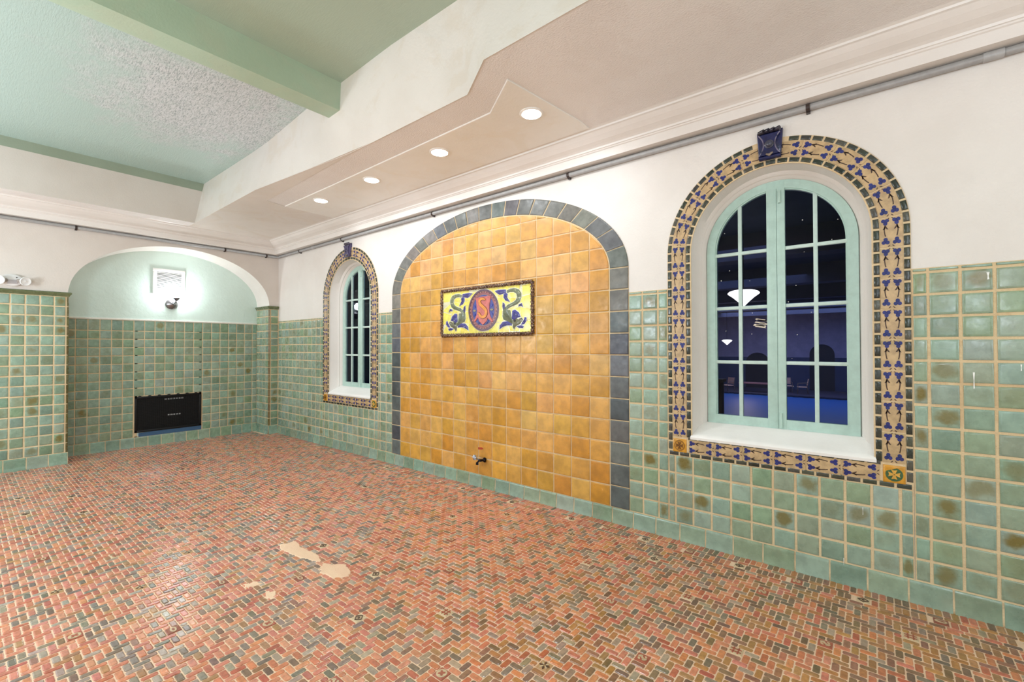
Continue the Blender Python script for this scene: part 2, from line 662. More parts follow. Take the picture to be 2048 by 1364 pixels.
# border courses along the long wall
by = (cj1 + 1) * UNIT
ys = [by, by + 0.034, by + 0.104, by + 0.138, -0.012]
border_inlays = []
x = -8.2
k = 0
while x < FX1:
    brick(x, x + 0.069, ys[0], ys[1])
    brick(x, x + 0.069, ys[2], ys[3])
    x += 0.069
bi = [-1.06 + 0.333 * q for q in range(-22, 8)]
x = -8.2
while x < FX1:
    near = [q for q in bi if q - 0.036 - 0.034 < x < q + 0.036]
    if near:
        border_inlays.append((near[0] - 0.0, (ys[1] + ys[2]) / 2))
        x = near[0] + 0.036
        continue
    brick(x, x + 0.0345, ys[1], ys[2])
    x += 0.0345
x = -8.2
while x < FX1:
    brick(x, x + 0.0345, ys[3], ys[4])
    x += 0.0345
fl.add([(XB - 0.1, YE, -0.0034), (XE, YE, -0.0034), (XE, 0.0, -0.0034), (XB - 0.1, 0.0, -0.0034)], [(0, 1, 2, 3)], (220, 180, 145), 1)
floor = struct(fl.build('floor', [M_BRICK, M_FGROUT]))

CREAM, DKRED, DKBRN, OCH = (216, 190, 152), (176, 96, 72), (92, 66, 52), (196, 150, 104)


def blob(cx, cy, rx, ry, a, n=10):
    ca, sa = math.cos(a), math.sin(a)
    return [(cx + rx * math.cos(2 * PI * k / n) * ca - ry * math.sin(2 * PI * k / n) * sa,
             cy + rx * math.cos(2 * PI * k / n) * sa + ry * math.sin(2 * PI * k / n) * ca) for k in range(n)]


def strip(pts, w):
    """closed outline of a stroked polyline"""
    L, Rr = [], []
    n = len(pts)
    for i in range(n):
        a, b = pts[max(i - 1, 0)], pts[min(i + 1, n - 1)]
        dx, dy = b[0] - a[0], b[1] - a[1]
        l = math.hypot(dx, dy) or 1e-9
        ww = w[i] if isinstance(w, (list, tuple)) else w
        L.append((pts[i][0] - dy / l * ww / 2, pts[i][1] + dx / l * ww / 2))
        Rr.append((pts[i][0] + dy / l * ww / 2, pts[i][1] - dx / l * ww / 2))
    return L, Rr


def stroke(mb, pts, w, M, w0, w1, col, mi=0):
    L, Q = strip(pts, w)
    for i in range(len(pts) - 1):
        mb.prism([Q[i], Q[i + 1], L[i + 1], L[i]], M, w0, w1, col, mi)


def inlay_mesh(kind):
    m = MB()
    s = 0.031
    base, fig = [(CREAM, DKBRN), (DKRED, CREAM), (OCH, DKBRN), (DKRED, CREAM), (CREAM, DKRED), ((150, 84, 64), CREAM)][kind]
    m.tile(rect(-s, s, -s, s), FLOOR, -0.005, 0.0052, 0.003, base)
    z0, z1 = 0.0, 0.0030

    def pr(p, c=fig):
        m.prism(p, FLOOR, z0, z1, c)
    if kind == 0:                                   # diamond in a square
        pts = [(-0.024, 0), (0, -0.024), (0.024, 0), (0, 0.024), (-0.024, 0)]
        stroke(m, pts, 0.006, FLOOR, z0, z1, fig)
        pr(blob(0, 0, 0.007, 0.007, 0))
    elif kind == 1:                                 # ring round a four-lobed flower
        pr(blob(0, 0, 0.026, 0.026, 0, 16))
        for q in range(4):
            an = PI / 4 + q * PI / 2
            m.prism(blob(0.0095 * math.cos(an), 0.0095 * math.sin(an), 0.0085, 0.006, an, 8), FLOOR, z1 - 0.0004, z1 + 0.0009, base)
    elif kind == 2:                                 # eight-rayed star
        for q in range(8):
            an = q * PI / 4 + 0.2
            m.prism(blob(0.016 * math.cos(an), 0.016 * math.sin(an), 0.0105, 0.0042, an, 8), FLOOR, z0, z1, CREAM if q % 2 else fig)
    elif kind == 3:                                 # scrolled leaf
        pr(blob(-0.012, 0.008, 0.012, 0.007, 0.6)); pr(blob(0.012, -0.008, 0.012, 0.007, 0.6))
        pr(blob(0.013, 0.012, 0.008, 0.005, -0.7)); pr(blob(-0.013, -0.012, 0.008, 0.005, -0.7))
        pr(blob(0, 0, 0.014, 0.005, -0.8))
    elif kind == 4:                                 # knot of bars
        for q in (-0.011, 0.011):
            stroke(m, [(-0.025, q), (0.025, q)], 0.006, FLOOR, z0, z1, fig)
            stroke(m, [(q, -0.025), (q, 0.025)], 0.006, FLOOR, z0, z1, fig)
    else:                                           # pointed oval
        pr(blob(0, 0, 0.026, 0.014, 0.0, 14))
        m.prism(blob(0, 0, 0.015, 0.006, 0.0, 12), FLOOR, z1 - 0.0004, z1 + 0.0009, base)
    return m


INLAY_LABEL = ['cream tile with a brown diamond', 'red tile with a cream ringed flower', 'ochre tile with a rayed star',
               'red tile with a cream leaf scroll', 'cream tile with crossed red bars', 'brown tile with a cream oval']
protos = []
for k in range(6):
    p = inlay_mesh(k).build('inlay_tile', M_INLAY, floor)
    protos.append(p)
seen = 0
pos = [((round(gx / UNIT) + 1) * UNIT, (round(gy / UNIT) + 1) * UNIT, R.randrange(6)) for gx, gy in inlays]
pos = [p for p in pos if p[1] > -4.95]
pos += [(bx, bY, (0, 5, 0, 3)[q % 4]) for q, (bx, bY) in enumerate(border_inlays) if bx < 1.2]
KNOWN = {(-1.25, -1.8): 2, (-0.93, -1.49): 3, (-1.58, -2.13): 1, (-2.25, -2.12): 0, (-1.59, -1.49): 3, (-1.93, -1.78): 4, (-2.6, -2.46): 1, (-0.62, -1.1): 4, (-0.29, -0.75): 3}
used = [False] * 6
pos.sort(key=lambda p: (0 if (Vector((p[0], p[1] + CAM_D, -CAM_H)).dot(fw) > 0.9 and abs(Vector((p[0], p[1] + CAM_D, -CAM_H)).dot(rt2)) < 1.16 * Vector((p[0], p[1] + CAM_D, -CAM_H)).dot(fw) and -Vector((p[0], p[1] + CAM_D, -CAM_H)).dot(up2) < 0.77 * Vector((p[0], p[1] + CAM_D, -CAM_H)).dot(fw)) else 1, math.hypot(p[0], p[1] + CAM_D)))
extra = MB()
for n_, (px, py, k) in enumerate(pos):
    for (qx, qy), kk in KNOWN.items():
        if math.hypot(px - qx, py - qy) < 0.12:
            k = kk
    if n_ < 96:
        if not used[k]:
            o = protos[k]
            used[k] = True
        else:
            o = protos[k].copy()
            COL.objects.link(o)
            o.parent = floor
        o.location = (px, py, 0.0)
        o['label'] = INLAY_LABEL[k]
    else:
        im = inlay_mesh(k)
        oo = len(extra.v)
        extra.v += [(a + px, b + py, c) for a, b, c in im.v]
        extra.f += [tuple(i + oo for i in f) for f in im.f]
        extra.c += im.c; extra.mi += im.mi; extra.sp += im.sp; extra.uv += im.uv
for k in range(6):
    if not used[k]:
        bpy.data.objects.remove(protos[k])
if extra.v:
    eo = extra.build('inlay_tile_field', M_INLAY, floor)
    eo['kind'] = 'stuff'

PATCHES = [[(-3.515, -1.984), (-3.492, -1.89), (-3.31, -1.905), (-3.10, -1.883), (-3.017, -1.94), (-3.176, -1.985), (-3.30, -2.005), (-3.42, -2.03)],
           [(-2.975, -1.93), (-2.84, -1.849), (-2.72, -1.87), (-2.684, -1.915), (-2.747, -1.995), (-2.882, -2.011), (-2.95, -1.985)],
           [(-3.108, -2.40), (-3.086, -2.32), (-3.02, -2.315), (-3.046, -2.391)], [(-2.92, -2.335), (-2.869, -2.29), (-2.794, -2.333), (-2.85, -2.386)]]
for pp in PATCHES:
    m = MB()
    fine = []
    for i in range(len(pp)):
        a, b = pp[i], pp[(i + 1) % len(pp)]
        for q in range(4):
            t = q / 4
            fine.append((a[0] + (b[0] - a[0]) * t + R.uniform(-0.012, 0.012), a[1] + (b[1] - a[1]) * t + R.uniform(-0.010, 0.010)))
    m.prism(fine, FLOOR, -0.003, 0.0022, (230, 186, 148), 0, 0.006)
    m.build('cement_patch', M_FGROUT, floor)

# ------------------------------------------------------------------ long right-hand wall (plaster with two window openings)
wm = MB()


def wq(u0, u1, v0, v1, M=LONG, mb=None, mi=0):
    (mb or wm).add([M(u0, v0, 0), M(u1, v0, 0), M(u1, v1, 0), M(u0, v1, 0)], [(0, 1, 2, 3)], (200, 200, 200), mi)


WTOP = 3.34
edges = [XB - 0.3] + [e for c in sorted(WIN) for e in (c - WR, c + WR)] + [XE]
for i in range(0, len(edges), 2):
    wq(edges[i], edges[i + 1], -0.02, WTOP)
for c in WIN:
    wq(c - WR, c + WR, -0.02, WZB)
    pts = arc(c, WZS, WR, WR, PI, 0, 40)
    for a, b in zip(pts, pts[1:]):
        wm.add([LONG(a[0], a[1], 0), LONG(b[0], b[1], 0), LONG(b[0], WTOP, 0), LONG(a[0], WTOP, 0)], [(0, 1, 2, 3)])
wall_right = struct(wm.build('wall_right', M_WALL))


# green wainscot
GREENS = [(146, 168, 148), (138, 160, 140), (152, 174, 156), (150, 165, 142), (142, 163, 134), (156, 172, 154)]


def green(spotp=0.12, dark=0.0):
    c = jit(R.choice(GREENS), 6, 3)
    c = (c[0] - dark, c[1] - dark * 0.9, c[2] - dark)
    s = R.uniform(0.55, 1.0) if R.random() < spotp else (R.uniform(0.1, 0.3) if R.random() < 0.25 else 0.0)
    return c, s


def green_field(mb, M, us, vs, spotp=0.12, dark=0.0, g=0.0070, w0=0.002, h=0.0085, lim=None):
    for a, b in zip(us, us[1:]):
        for c, d in zip(vs, vs[1:]):
            p = rect(a + g, b - g, c + g, d - g)
            p = [(u + R.uniform(-0.0012, 0.0012), v + R.uniform(-0.0012, 0.0012)) for u, v in p]
            col, s = green(spotp, dark)
            mb.tile(p, M, w0, h, 0.006, col, s + 0.001)


ROWS = [0.128 + 0.1285 * k for k in range(15)] + [TOPG]
gt = MB()
right_cols = [-1.595, -1.477] + [-1.477 + 0.1328 * k for k in range(1, 40) if -1.477 + 0.1328 * k < XE]
wl, wr_ = WIN[0] - SO, WIN[0] + SO
c1 = [-1.595, -1.474, -1.344, wl]
c2 = [wr_, 0.2494] + [c for c in right_cols if c > 0.26]
c2 = [c for c in c2 if c < 2.0]
low = [r for r in ROWS if r < SB + 0.02]
low[-1] = SB
green_field(gt, LONG, c1, ROWS)
green_field(gt, LONG, c2, ROWS, 0.2)
below = [c for c in right_cols if wl - 0.02 < c < wr_ + 0.02]
below = [c1[-1]] + [c for c in below if c > wl + 0.03 and c < wr_ - 0.03] + [wr_]
green_field(gt, LONG, below, low, 0.12)
sl, sr = WIN[1] - SO, WIN[1] + SO
c3 = [NC - NOA - 0.131 * k for k in range(0, 60) if NC - NOA - 0.131 * k > XF - 0.02][::-1]
lft = [c for c in c3 if c < sl - 0.03] + [sl]
rgt = [sr] + [c for c in c3 if c > sr + 0.03]
mid = [sl] + [c for c in c3 if sl + 0.03 < c < sr - 0.03] + [sr]
green_field(gt, LONG, lft, ROWS, 0.03)
green_field(gt, LONG, rgt, ROWS, 0.03)
green_field(gt, LONG, mid, low, 0.03)
for a, b, z in ((XF, sl, TOPG), (sl, sr, SB), (sr, NC - NOA, TOPG), (NC + NOA, wl, TOPG), (wl, wr_, SB), (wr_, 2.0, TOPG)):
    gt.prism(rect(a + 0.0015, b - 0.0015, 0.02, z - 0.0015), LONG, 0.0008, 0.0045, (210, 180, 140), 1)
for u, v0, v1, w_ in ((0.430, 1.262, 1.352, 0.004), (0.606, 1.365, 1.40, 0.003), (-0.060, 0.455, 0.50, 0.0022), (-0.158, 0.09, 0.16, 0.002), (0.490, 1.86, 1.90, 0.006)):
    dm = MB()
    dm.prism([(u - w_ * 0.6, v0), (u + w_ * 0.7, v0 + 0.002), (u + w_ * 0.4, (v0 + v1) / 2), (u + w_, v1), (u - w_, v1), (u - w_ * 0.3, (v0 + v1) / 2)], LONG, 0.008, 0.0128, (246, 244, 238))
    dr = dm.build('paint_drip', M_PAINT, wall_right)
    dr['label'] = 'thin white paint drip on the tiles'
gf = gt.build('green_tile_field', [M_GREEN, M_GROUT], wall_right, 'auto')


# coved tile base
def base_run(mb, M, u0, u1, z1=0.128, step=0.19, first=None, w=0.012, dark=0):
    u = u0
    k = 0
    while u < u1 - 0.01:
        e = min(u1, u + (first if (first and k == 0) else step))
        g = 0.0045
        prof = [(w + 0.016, -0.006), (w + 0.008, 0.02), (w + 0.004, 0.05), (w + 0.002, z1 - 0.022), (w + 0.001, z1 - 0.01), (w - 0.004, z1 - 0.002), (0.0, z1)]
        col, s = green(0.03, 6 + dark)
        v = []
        for (q, z) in prof:
            v.append(M(u + g, z, q)); v.append(M(e - g, z, q))
        n = len(prof)
        f = [(2 * i, 2 * i + 1, 2 * i + 3, 2 * i + 2) for i in range(n - 1)]
        uv = [((i % 2), 0.5) for i in range(2 * n)]
        mb.add(v, f, col, 0, 0.001, uv)
        u = e
        k += 1
    v = [M(u0, -0.006, w + 0.008), M(u1, -0.006, w + 0.008), M(u1, z1 - 0.02, w - 0.002), M(u0, z1 - 0.02, w - 0.002), M(u1, z1 + 0.003, 0.004), M(u0, z1 + 0.003, 0.004)]
    mb.add(v, [(0, 1, 2, 3), (3, 2, 4, 5)], (210, 180, 140), 1)


bm_ = MB()
base_run(bm_, LONG, XF + 0.02, 2.2, 0.127, 0.1895, 0.12)
struct(bm_.build('baseboard_right', [M_GREEN, M_GROUT], None, 'auto'))


# ------------------------------------------------------------------ far wall with the arched recess
def FW(u, v, w):
    return (XF + w, u, v)


fm = MB()
yl, yr = RC - RA, RC + RA
FTOP = 3.34
for a, b in ((YE, yl), (yr, 0.0)):
    fm.add([FW(a, -0.02, 0), FW(b, -0.02, 0), FW(b, FTOP, 0), FW(a, FTOP, 0)], [(0, 1, 2, 3)])
ap = arc(RC, RZ, RA, RBH, PI, 0, 48)
for a, b in zip(ap, ap[1:]):
    fm.add([FW(a[0], a[1], 0), FW(b[0], b[1], 0), FW(b[0], FTOP, 0), FW(a[0], FTOP, 0)], [(0, 1, 2, 3)])
out = [(yl, -0.02), (yl, RZ)] + ap[1:-1] + [(yr, RZ), (yr, -0.02)]
for a, b in zip(out, out[1:]):
    fm.add([FW(a[0], a[1], 0), FW(b[0], b[1], 0), (XB - 0.02, b[0], b[1]), (XB - 0.02, a[0], a[1])], [(0, 1, 2, 3)], (200, 200, 200), 1)
wall_far = struct(fm.build('wall_far', [M_WALLFAR, M_WALL], None, 'auto'))

tf = MB()
frows = [0.143 + 0.1258 * k for k in range(17)]
frows[-1] = 2.158
pc = [yl - 0.0 - 0.1255 * k for k in range(0, 12)][::-1]
pc[-1] = yl - 0.018
green_field(tf, FW, pc, frows, 0.22, 12)
tf.prism(rect(pc[0], yl, 0.02, 2.17), FW, 0.0008, 0.0045, (210, 180, 140), 1)
# pilaster: one tile wide on the front, wrapped round a rounded brown corner
green_field(tf, FW, [yr + 0.022, -0.006], frows, 0.35, 10)
tf.prism(rect(yr, 0.0, 0.02, 2.17), FW, 0.0008, 0.0045, (210, 180, 140), 1)


def REV(u, v, w):      # the pilaster's side in the recess, facing -y; u = x
    return (u, yr - w, v)


def REVL(u, v, w):     # the left pillar's side, facing +y; u = -x
    return (-u, yl + w, v)


green_field(tf, REV, [XB, XB + 0.12, XB + 0.25, XB + 0.375, XF - 0.012], frows, 0.02)
tf.prism(rect(XB, XF, 0.02, 2.17), REV, 0.0008, 0.0045, (210, 180, 140), 1)
green_field(tf, REVL, [-XF + 0.02, -XF + 0.14, -XF + 0.26, -XF + 0.38, -XB], frows, 0.05)
tf.prism(rect(-XF, -XB, 0.02, 2.17), REVL, 0.0008, 0.0045, (210, 180, 140), 1)
for zz in range(16):            # rounded corner tiles, browner glaze
    z0, z1 = frows[zz] + 0.004, frows[zz + 1] - 0.004
    for cy_, sg in ((yr, 1), (yl, -1)):
        v = []
        for q in range(7):
            an = PI / 2 * q / 6
            px = XF - 0.012 + 0.024 * math.sin(an)
            py = cy_ + sg * 0.012 - sg * 0.024 * math.cos(an)
            v += [(px, py, z0), (px, py, z1)]
        f = [(2 * q, 2 * q + 2, 2 * q + 3, 2 * q + 1) for q in range(6)]
        tf.add(v, f, jit((120, 100, 58) if sg > 0 else (112, 104, 66), 10, 5), 0, 0.001, [(0.5, 0.5)] * len(v))
tf.build('green_tile_field', [M_GREEN, M_GROUT], wall_far, 'auto')


def cap(mb, path, z0=2.158):
    """moulded tile cap run along a list of (point, outward normal)"""
    prof = [(0.0, 0.0), (0.014, 0.0), (0.016, 0.012), (0.02, 0.018), (0.03, 0.03), (0.034, 0.042), (0.03, 0.052), (0.022, 0.056), (0.0, 0.058)]
    v = []
    for (x, y, nx, ny) in path:
        for (q, z) in prof:
            v.append((x + nx * q, y + ny * q, z0 + z))
    n = len(prof)
    f = []
    for i in range(len(path) - 1):
        for k in range(n - 1):
            f.append((i * n + k, (i + 1) * n + k, (i + 1) * n + k + 1, i * n + k + 1))
    f.append(tuple(range(n))); f.append(tuple(len(v) - n + k for k in range(n)))
    mb.add(v, f, (96, 112, 84), 0, 0.25, [(0.5, 0.5)] * len(v))


for path in ([(XF, -5.2, 1, 0), (XF, yl, 1, 1), (XB, yl, 0, 1)], [(XB, yr, 0, -1), (XF, yr, 1, -1), (XF, -0.004, 1, 0)]):
    cm = MB()
    cap(cm, path)
    co = cm.build('cap_molding', M_GREEN, wall_far, 'auto')
bm_ = MB()
base_run(bm_, FW, -4.9, yl + 0.012, 0.143, 0.19, None, 0.014, 4)
base_run(bm_, FW, yr - 0.012, -0.012, 0.143, 0.19, None, 0.014)
base_run(bm_, REV, XB, XF + 0.012, 0.143, 0.17)
struct(bm_.build('baseboard_far', [M_GREEN, M_GROUT], None, 'auto'))


# back of the recess
def FB(u, v, w):
    return (XB + w, u, v)


rm = MB()
rm.add([FB(yl - 0.05, -0.02, 0), FB(yr + 0.05, -0.02, 0), FB(yr + 0.05, 3.1, 0), FB(yl - 0.05, 3.1, 0)], [(0, 1, 2, 3)])
wall_recess = struct(rm.build('wall_recess', M_RECESS))
tr = MB()
rrows = [0.148 + 0.1228 * k for k in range(15)]
rrows[-1] = 1.905
rcols = [yl + 0.012] + [-2.514 + 0.1264 * k for k in range(19) if -2.514 + 0.1264 * k < yr - 0.02] + [yr - 0.006]
HX0, HX1, HZ0, HZ1 = -1.868, -1.012, 0.150, 0.755
for a, b in zip(rcols, rcols[1:]):
    for c, d in zip(rrows, rrows[1:]):
        if a > HX0 - 0.05 and b < HX1 + 0.05 and d < HZ1 + 0.05:
            continue
        col, s = green(0.05, 8 if c < 1.5 else 16)
        tr.tile(rect(a + 0.005, b - 0.005, c + 0.005, d - 0.005), FB, 0.002, 0.0085, 0.006, col, s + 0.001)
for bx in (rect(yl, HX0 + 0.03, 0.02, 1.905), rect(HX1 - 0.03, yr, 0.02, 1.905), rect(HX0, HX1, HZ1 - 0.012, 1.905), rect(HX0, HX1, 0.02, 0.16)):
    tr.prism(bx, FB, 0.0008, 0.0045, (210, 180, 140), 1)
tr.build('green_tile_field', [M_GREEN, M_GROUT], wall_recess, 'auto')
bn = MB()
bn.prism(rect(yl, yr, 1.903, 1.930), FB, 0.0, 0.020, (236, 232, 222), 0, 0.006)
bno = bn.build('bullnose_ledge', M_PAINT, wall_recess, 'auto')
bno['label'] = 'white painted ledge along the top of the tiles'
bm_ = MB()
base_run(bm_, FB, yl + 0.014, yr - 0.012, 0.148, 0.163, 0.11)
struct(bm_.build('baseboard_recess', [M_GREEN, M_GROUT], None, 'auto'))

# unseen sides of the room
um = MB()
um.add([(XB - 0.3, YE, -0.02), (XE, YE, -0.02), (XE, YE, 4.0), (XB - 0.3, YE, 4.0)], [(0, 1, 2, 3)])
struct(um.build('wall_left', M_WALLFAR))
um = MB()
um.add([(XE, YE, -0.02), (XE, 0.0, -0.02), (XE, 0.0, 4.0), (XE, YE, 4.0)], [(0, 1, 2, 3)])
struct(um.build('wall_back', M_WALL))

# ------------------------------------------------------------------ ceilings
cm = MB()
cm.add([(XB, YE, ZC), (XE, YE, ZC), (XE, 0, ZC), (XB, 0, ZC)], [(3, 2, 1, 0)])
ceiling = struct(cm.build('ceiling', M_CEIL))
XC = -7.631           # coffer's far face
# far face: beige with the green paint returned down its top edge
sm = MB()
sm.add([(XC, YE, ZS), (XC, -1.2, ZS), (XC, -1.2, 3.783), (XC, YE, 3.783)], [(0, 1, 2, 3)], (206, 193, 180), 0)
sm.add([(XC, YE, 3.783), (XC, -1.2, 3.783), (XC, -1.2, ZC), (XC, YE, ZC)], [(0, 1, 2, 3)], (136, 148, 122), 1)
M_OLIVE = plaster('olive_paint', (150, 160, 140), 0.5, 40, 0.15)
struct(sm.build('wall_coffer', [M_WALLFAR, M_OLIVE]))
# long face of the coffer: leaning plaster that spreads over the soffit edge
top = [(XC, -1.287), (-7.2, -1.285), (-6.5, -1.28), (-5.9, -1.278), (-5.46, -1.285), (-5.45, -1.285), (-4.423, -1.35), (-3.94, -1.364), (-3.74, -1.371), (-3.4, -1.381), (-2.961, -1.394), (-2.66, -1.39), (-2.217, -1.384), (-1.878, -1.384), (-1.2, -1.384), (XE, -1.384)]
bot = [(XC, -1.4), (-7.2, -1.402), (-6.5, -1.408), (-5.9, -1.412), (-5.46, -1.418), (-5.45, -1.418), (-4.423, -1.33), (-3.94, -1.285), (-3.74, -1.272), (-3.4, -1.268), (-2.961, -1.27), (-2.66, -1.271), (-2.232, -1.273), (-1.878, -1.486), (-1.2, -1.498), (XE, -1.5)]
sm = MB()
sm.add([(XB, -1.55, ZS), (XB, 0, ZS), (XE, 0, ZS), (XE, -1.5, ZS)] + [(x, y, ZS) for x, y in bot[-2::-1]] + [(XC, -1.55, ZS)], [tuple(range(4 + len(bot) - 1 + 1))])
sm.add([(XB, YE, ZS), (XB, -1.55, ZS), (XC, -1.55, ZS), (XC, YE, ZS)], [(0, 1, 2, 3)])
ceiling_soffit = struct(sm.build('ceiling_soffit', M_SOFFIT))
fold = {7: 3.62, 8: 3.625, 9: 3.70, 10: 3.80, 11: 3.87}
v, f = [], []
for i, (t_, b_) in enumerate(zip(top, bot)):
    zf = fold.get(i, 3.6)
    if i in fold:
        p = (t_[0], t_[1] - 0.012, zf)
    else:
        k = (ZC - zf) / (ZC - ZS)
        p = (t_[0] + (b_[0] - t_[0]) * k, t_[1] + (b_[1] - t_[1]) * k, zf)
    v += [(t_[0], t_[1], ZC), p, (b_[0], b_[1], ZS - 0.006 if i > 4 else ZS)]
for i in range(len(top) - 1):
    for k in (0, 1):
        f.append((3 * i + k, 3 * i + k + 1, 3 * i + 3 + k + 1, 3 * i + 3 + k))
sm = MB()
sm.add(v, f)
struct(sm.build('ceiling_fascia', M_FACE, None, 'auto'))
# the skim panel that carries the downlights
sm = MB()
pan = [(-5.82, -0.935), (-4.6, -0.945), (-3.493, -0.963), (-2.274, -0.985), (-1.894, -1.234), (-1.80, -0.45), (-1.80, -0.29), (-5.82, -0.29)]
sm.prism([(y, x) for x, y in pan], DOWNW(ZS), -0.002, 0.010, (214, 200, 178), 0, 0.004)
sp_ = sm.build('skim_panel', M_PATCH, ceiling_soffit)
sm = MB()
sm.prism([(y, x) for x, y in [(XF, -1.40), (-5.46, -1.418), (-4.423, -1.33), (-3.40, -1.268), (-4.2, -1.235), (-4.856, -1.205), (-5.774, -1.17), (-5.82, -0.935), (-5.82, -0.29), (XF, -0.29)]], DOWNW(ZS), 0.0008, 0.003, (230, 222, 214), 0, 0.001)
sm.build('painted_patch', M_FACE, ceiling_soffit)
# hanging beam across the coffer
sm = MB()
sm.box(-3.942, -3.74, YE, -1.34, 3.643, ZC + 0.01)
M_BEAM = plaster('green_beam_paint', (176, 196, 172), 0.5, 45, 0.18, (186, 190, 166), 0.25)
struct(sm.build('ceiling_beam', M_BEAM))

# cornices
PROF = [(0.0, 3.098), (0.108, 3.098), (0.110, 3.165), (0.118, 3.170), (0.122, 3.178), (0.130, 3.180), (0.134, 3.194), (0.150, 3.205), (0.185, 3.222), (0.222, 3.250), (0.248, 3.276), (0.262, 3.280), (0.266, 3.292), (0.29, 3.302)]
cm = MB()
v = []
for q, z in PROF:
    v += [(XF + q, -q, z), (XE, -q, z)]
cm.add(v, [(2 * i, 2 * i + 1, 2 * i + 3, 2 * i + 2) for i in range(len(PROF) - 1)])
struct(cm.build('trim_1', M_TRIM))
cm = MB()
v = []
for q, z in PROF:
    v += [(XF + q, YE, z), (XF + q, -q, z)]
cm.add(v, [(2 * i, 2 * i + 1, 2 * i + 3, 2 * i + 2) for i in range(len(PROF) - 1)])
struct(cm.build('trim_2', M_TRIM))


# ------------------------------------------------------------------ windows
def window(n, c):
    root = bpy.data.objects.new('window_%d' % n, None)
    root.empty_display_size = 0.1
    root.location = (c, SD, WZB)
    COL.objects.link(root)
    struct(root)
    # plaster reveal, splayed, with a small moulded stop against the sash
    rings = [(0.0, 0.544, 0.0), (0.012, 0.540, 0.0), (0.11, 0.522, 0.03), (0.125, 0.506, 0.03), (0.135, 0.500, 0.03), (0.145, 0.503, 0.03), (0.155, 0.492, 0.03), (SD + 0.02, 0.470, 0.03)]
    v = []
    pts0 = None
    for y, r, dz in rings:
        pts = [(c - r, 0.885)] + arc(c, WZS + (0.006 if y > 0.1 else 0), r, r, PI, 0, 40) + [(c + r, 0.885)]
        pts[0] = (c - r, WZB + 0.095 * min(1, y / SD)); pts[-1] = (c + r, WZB + 0.095 * min(1, y / SD))
        v += [(a, y, b) for a, b in pts]
    m = len(pts)
    f = []
    for i in range(len(rings) - 1):
        for k in range(m - 1):
            f.append((i * m + k, (i + 1) * m + k, (i + 1) * m + k + 1, i * m + k + 1))
    rv = MB()
    rv.add(v, f, (226, 214, 204))
    rv.build('reveal', M_WALL, root, 'auto')
    sl_ = MB()
    v = []
    for y, z, r in ((-0.016, WZB - 0.022, 0.552), (-0.018, WZB - 0.004, 0.552), (-0.008, WZB + 0.008, 0.548), (0.02, WZB + 0.02, 0.542), (0.12, WZB + 0.072, 0.52), (0.15, WZB + 0.092, 0.50), (SD + 0.03, WZB + 0.098, 0.47)):
        v += [(c - r, y, z), (c + r, y, z)]
    sl_.add(v, [(2 * i, 2 * i + 1, 2 * i + 3, 2 * i + 2) for i in range(6)], (240, 232, 222))
    so_ = sl_.build('window_sill', M_SILL, root, 'auto')

    def SASH(u, v_, w):
        return (c + u, SD - w, v_)
    ZT = WZS + 0.012
    zb, zr = 0.905, 0.972
    bars = [1.378, 1.79, 2.203]
    mint = (184, 211, 200)
    RO, RI = 0.474, 0.414

    def za(u, r):
        return ZT + math.sqrt(max(0.0, r * r - u * u))
    for s, st0, st1, mid_ in ((-1, -0.060, 0.006, -0.238), (1, 0.006, 0.058, 0.238)):
        sash = MB()
        # outer stile and its arched head
        ths = [PI - (PI / 2) * q / 20 for q in range(21)] if s < 0 else [(PI / 2) * q / 20 for q in range(21)]
        op = [(s * RO, zb)] + [(RO * math.cos(t), ZT + RO * math.sin(t)) for t in ths]
        ip = [(s * RI, zb)] + [(RI * math.cos(t), ZT + RI * math.sin(t)) for t in ths]
        for a, b, d, e in zip(op, op[1:], ip[1:], ip):
            sash.prism([a, b, d, e], SASH, -0.03, 0.012, mint)
        ip2 = [(s * (RI - 0.009), zb + 0.05)] + [((RI - 0.009) * math.cos(t), ZT + (RI - 0.009) * math.sin(t)) for t in ths]
        for a, b, d, e in zip(ip, ip[1:], ip2[1:], ip2):
            sash.prism([a, b, d, e], SASH, -0.03, 0.004, mint)
        zt = za(max(abs(st0), abs(st1)), RO) - 0.004
        sash.prism(rect(min(st0, st1) + 0.0012, max(st0, st1) - 0.0012, zb, zt), SASH, -0.03, 0.0145 if s > 0 else 0.0130, mint, 0, 0.003)
        lo, hi = (-RO + 0.02, st0 + 0.01) if s < 0 else (st1 - 0.01, RO - 0.02)
        sash.prism(rect(lo, hi, zb + 0.0005, zr), SASH, -0.029, 0.0112, mint)
        so = sash.build('sash', M_MINT, root, 'auto')
        mb = MB()
        mb.prism(rect(mid_ - 0.0125, mid_ + 0.0125, zr - 0.01, za(abs(mid_), RI) + 0.01), SASH, -0.025, 0.008, (198, 218, 209), 0, 0.005)
        mb.build('muntin', M_MINT, so, 'auto')
        for zz in bars:
            mb = MB()
            lo2, hi2 = (-RI - 0.005, st0 + 0.01) if s < 0 else (st1 - 0.01, RI + 0.005)
            mb.prism(rect(lo2, hi2, zz - 0.0125, zz + 0.0125), SASH, -0.025, 0.007, (202, 221, 212), 0, 0.005)
            mb.build('muntin', M_MINT, so, 'auto')
        gp = [(s * RI * 1.01, zb + 0.03)] + [(RI * 1.01 * math.cos(t), ZT + RI * 1.01 * math.sin(t)) for t in ths]
        gp += [(0.03 * s, ZT + RI), (0.03 * s, zb + 0.03)]
        if area2(gp) < 0:
            gp = gp[::-1]
        gm = MB()
        gm.add([SASH(a, b, -0.012) for a, b in gp], [tuple(range(len(gp)))])
        gm.build('pane', M_GLASS, so)
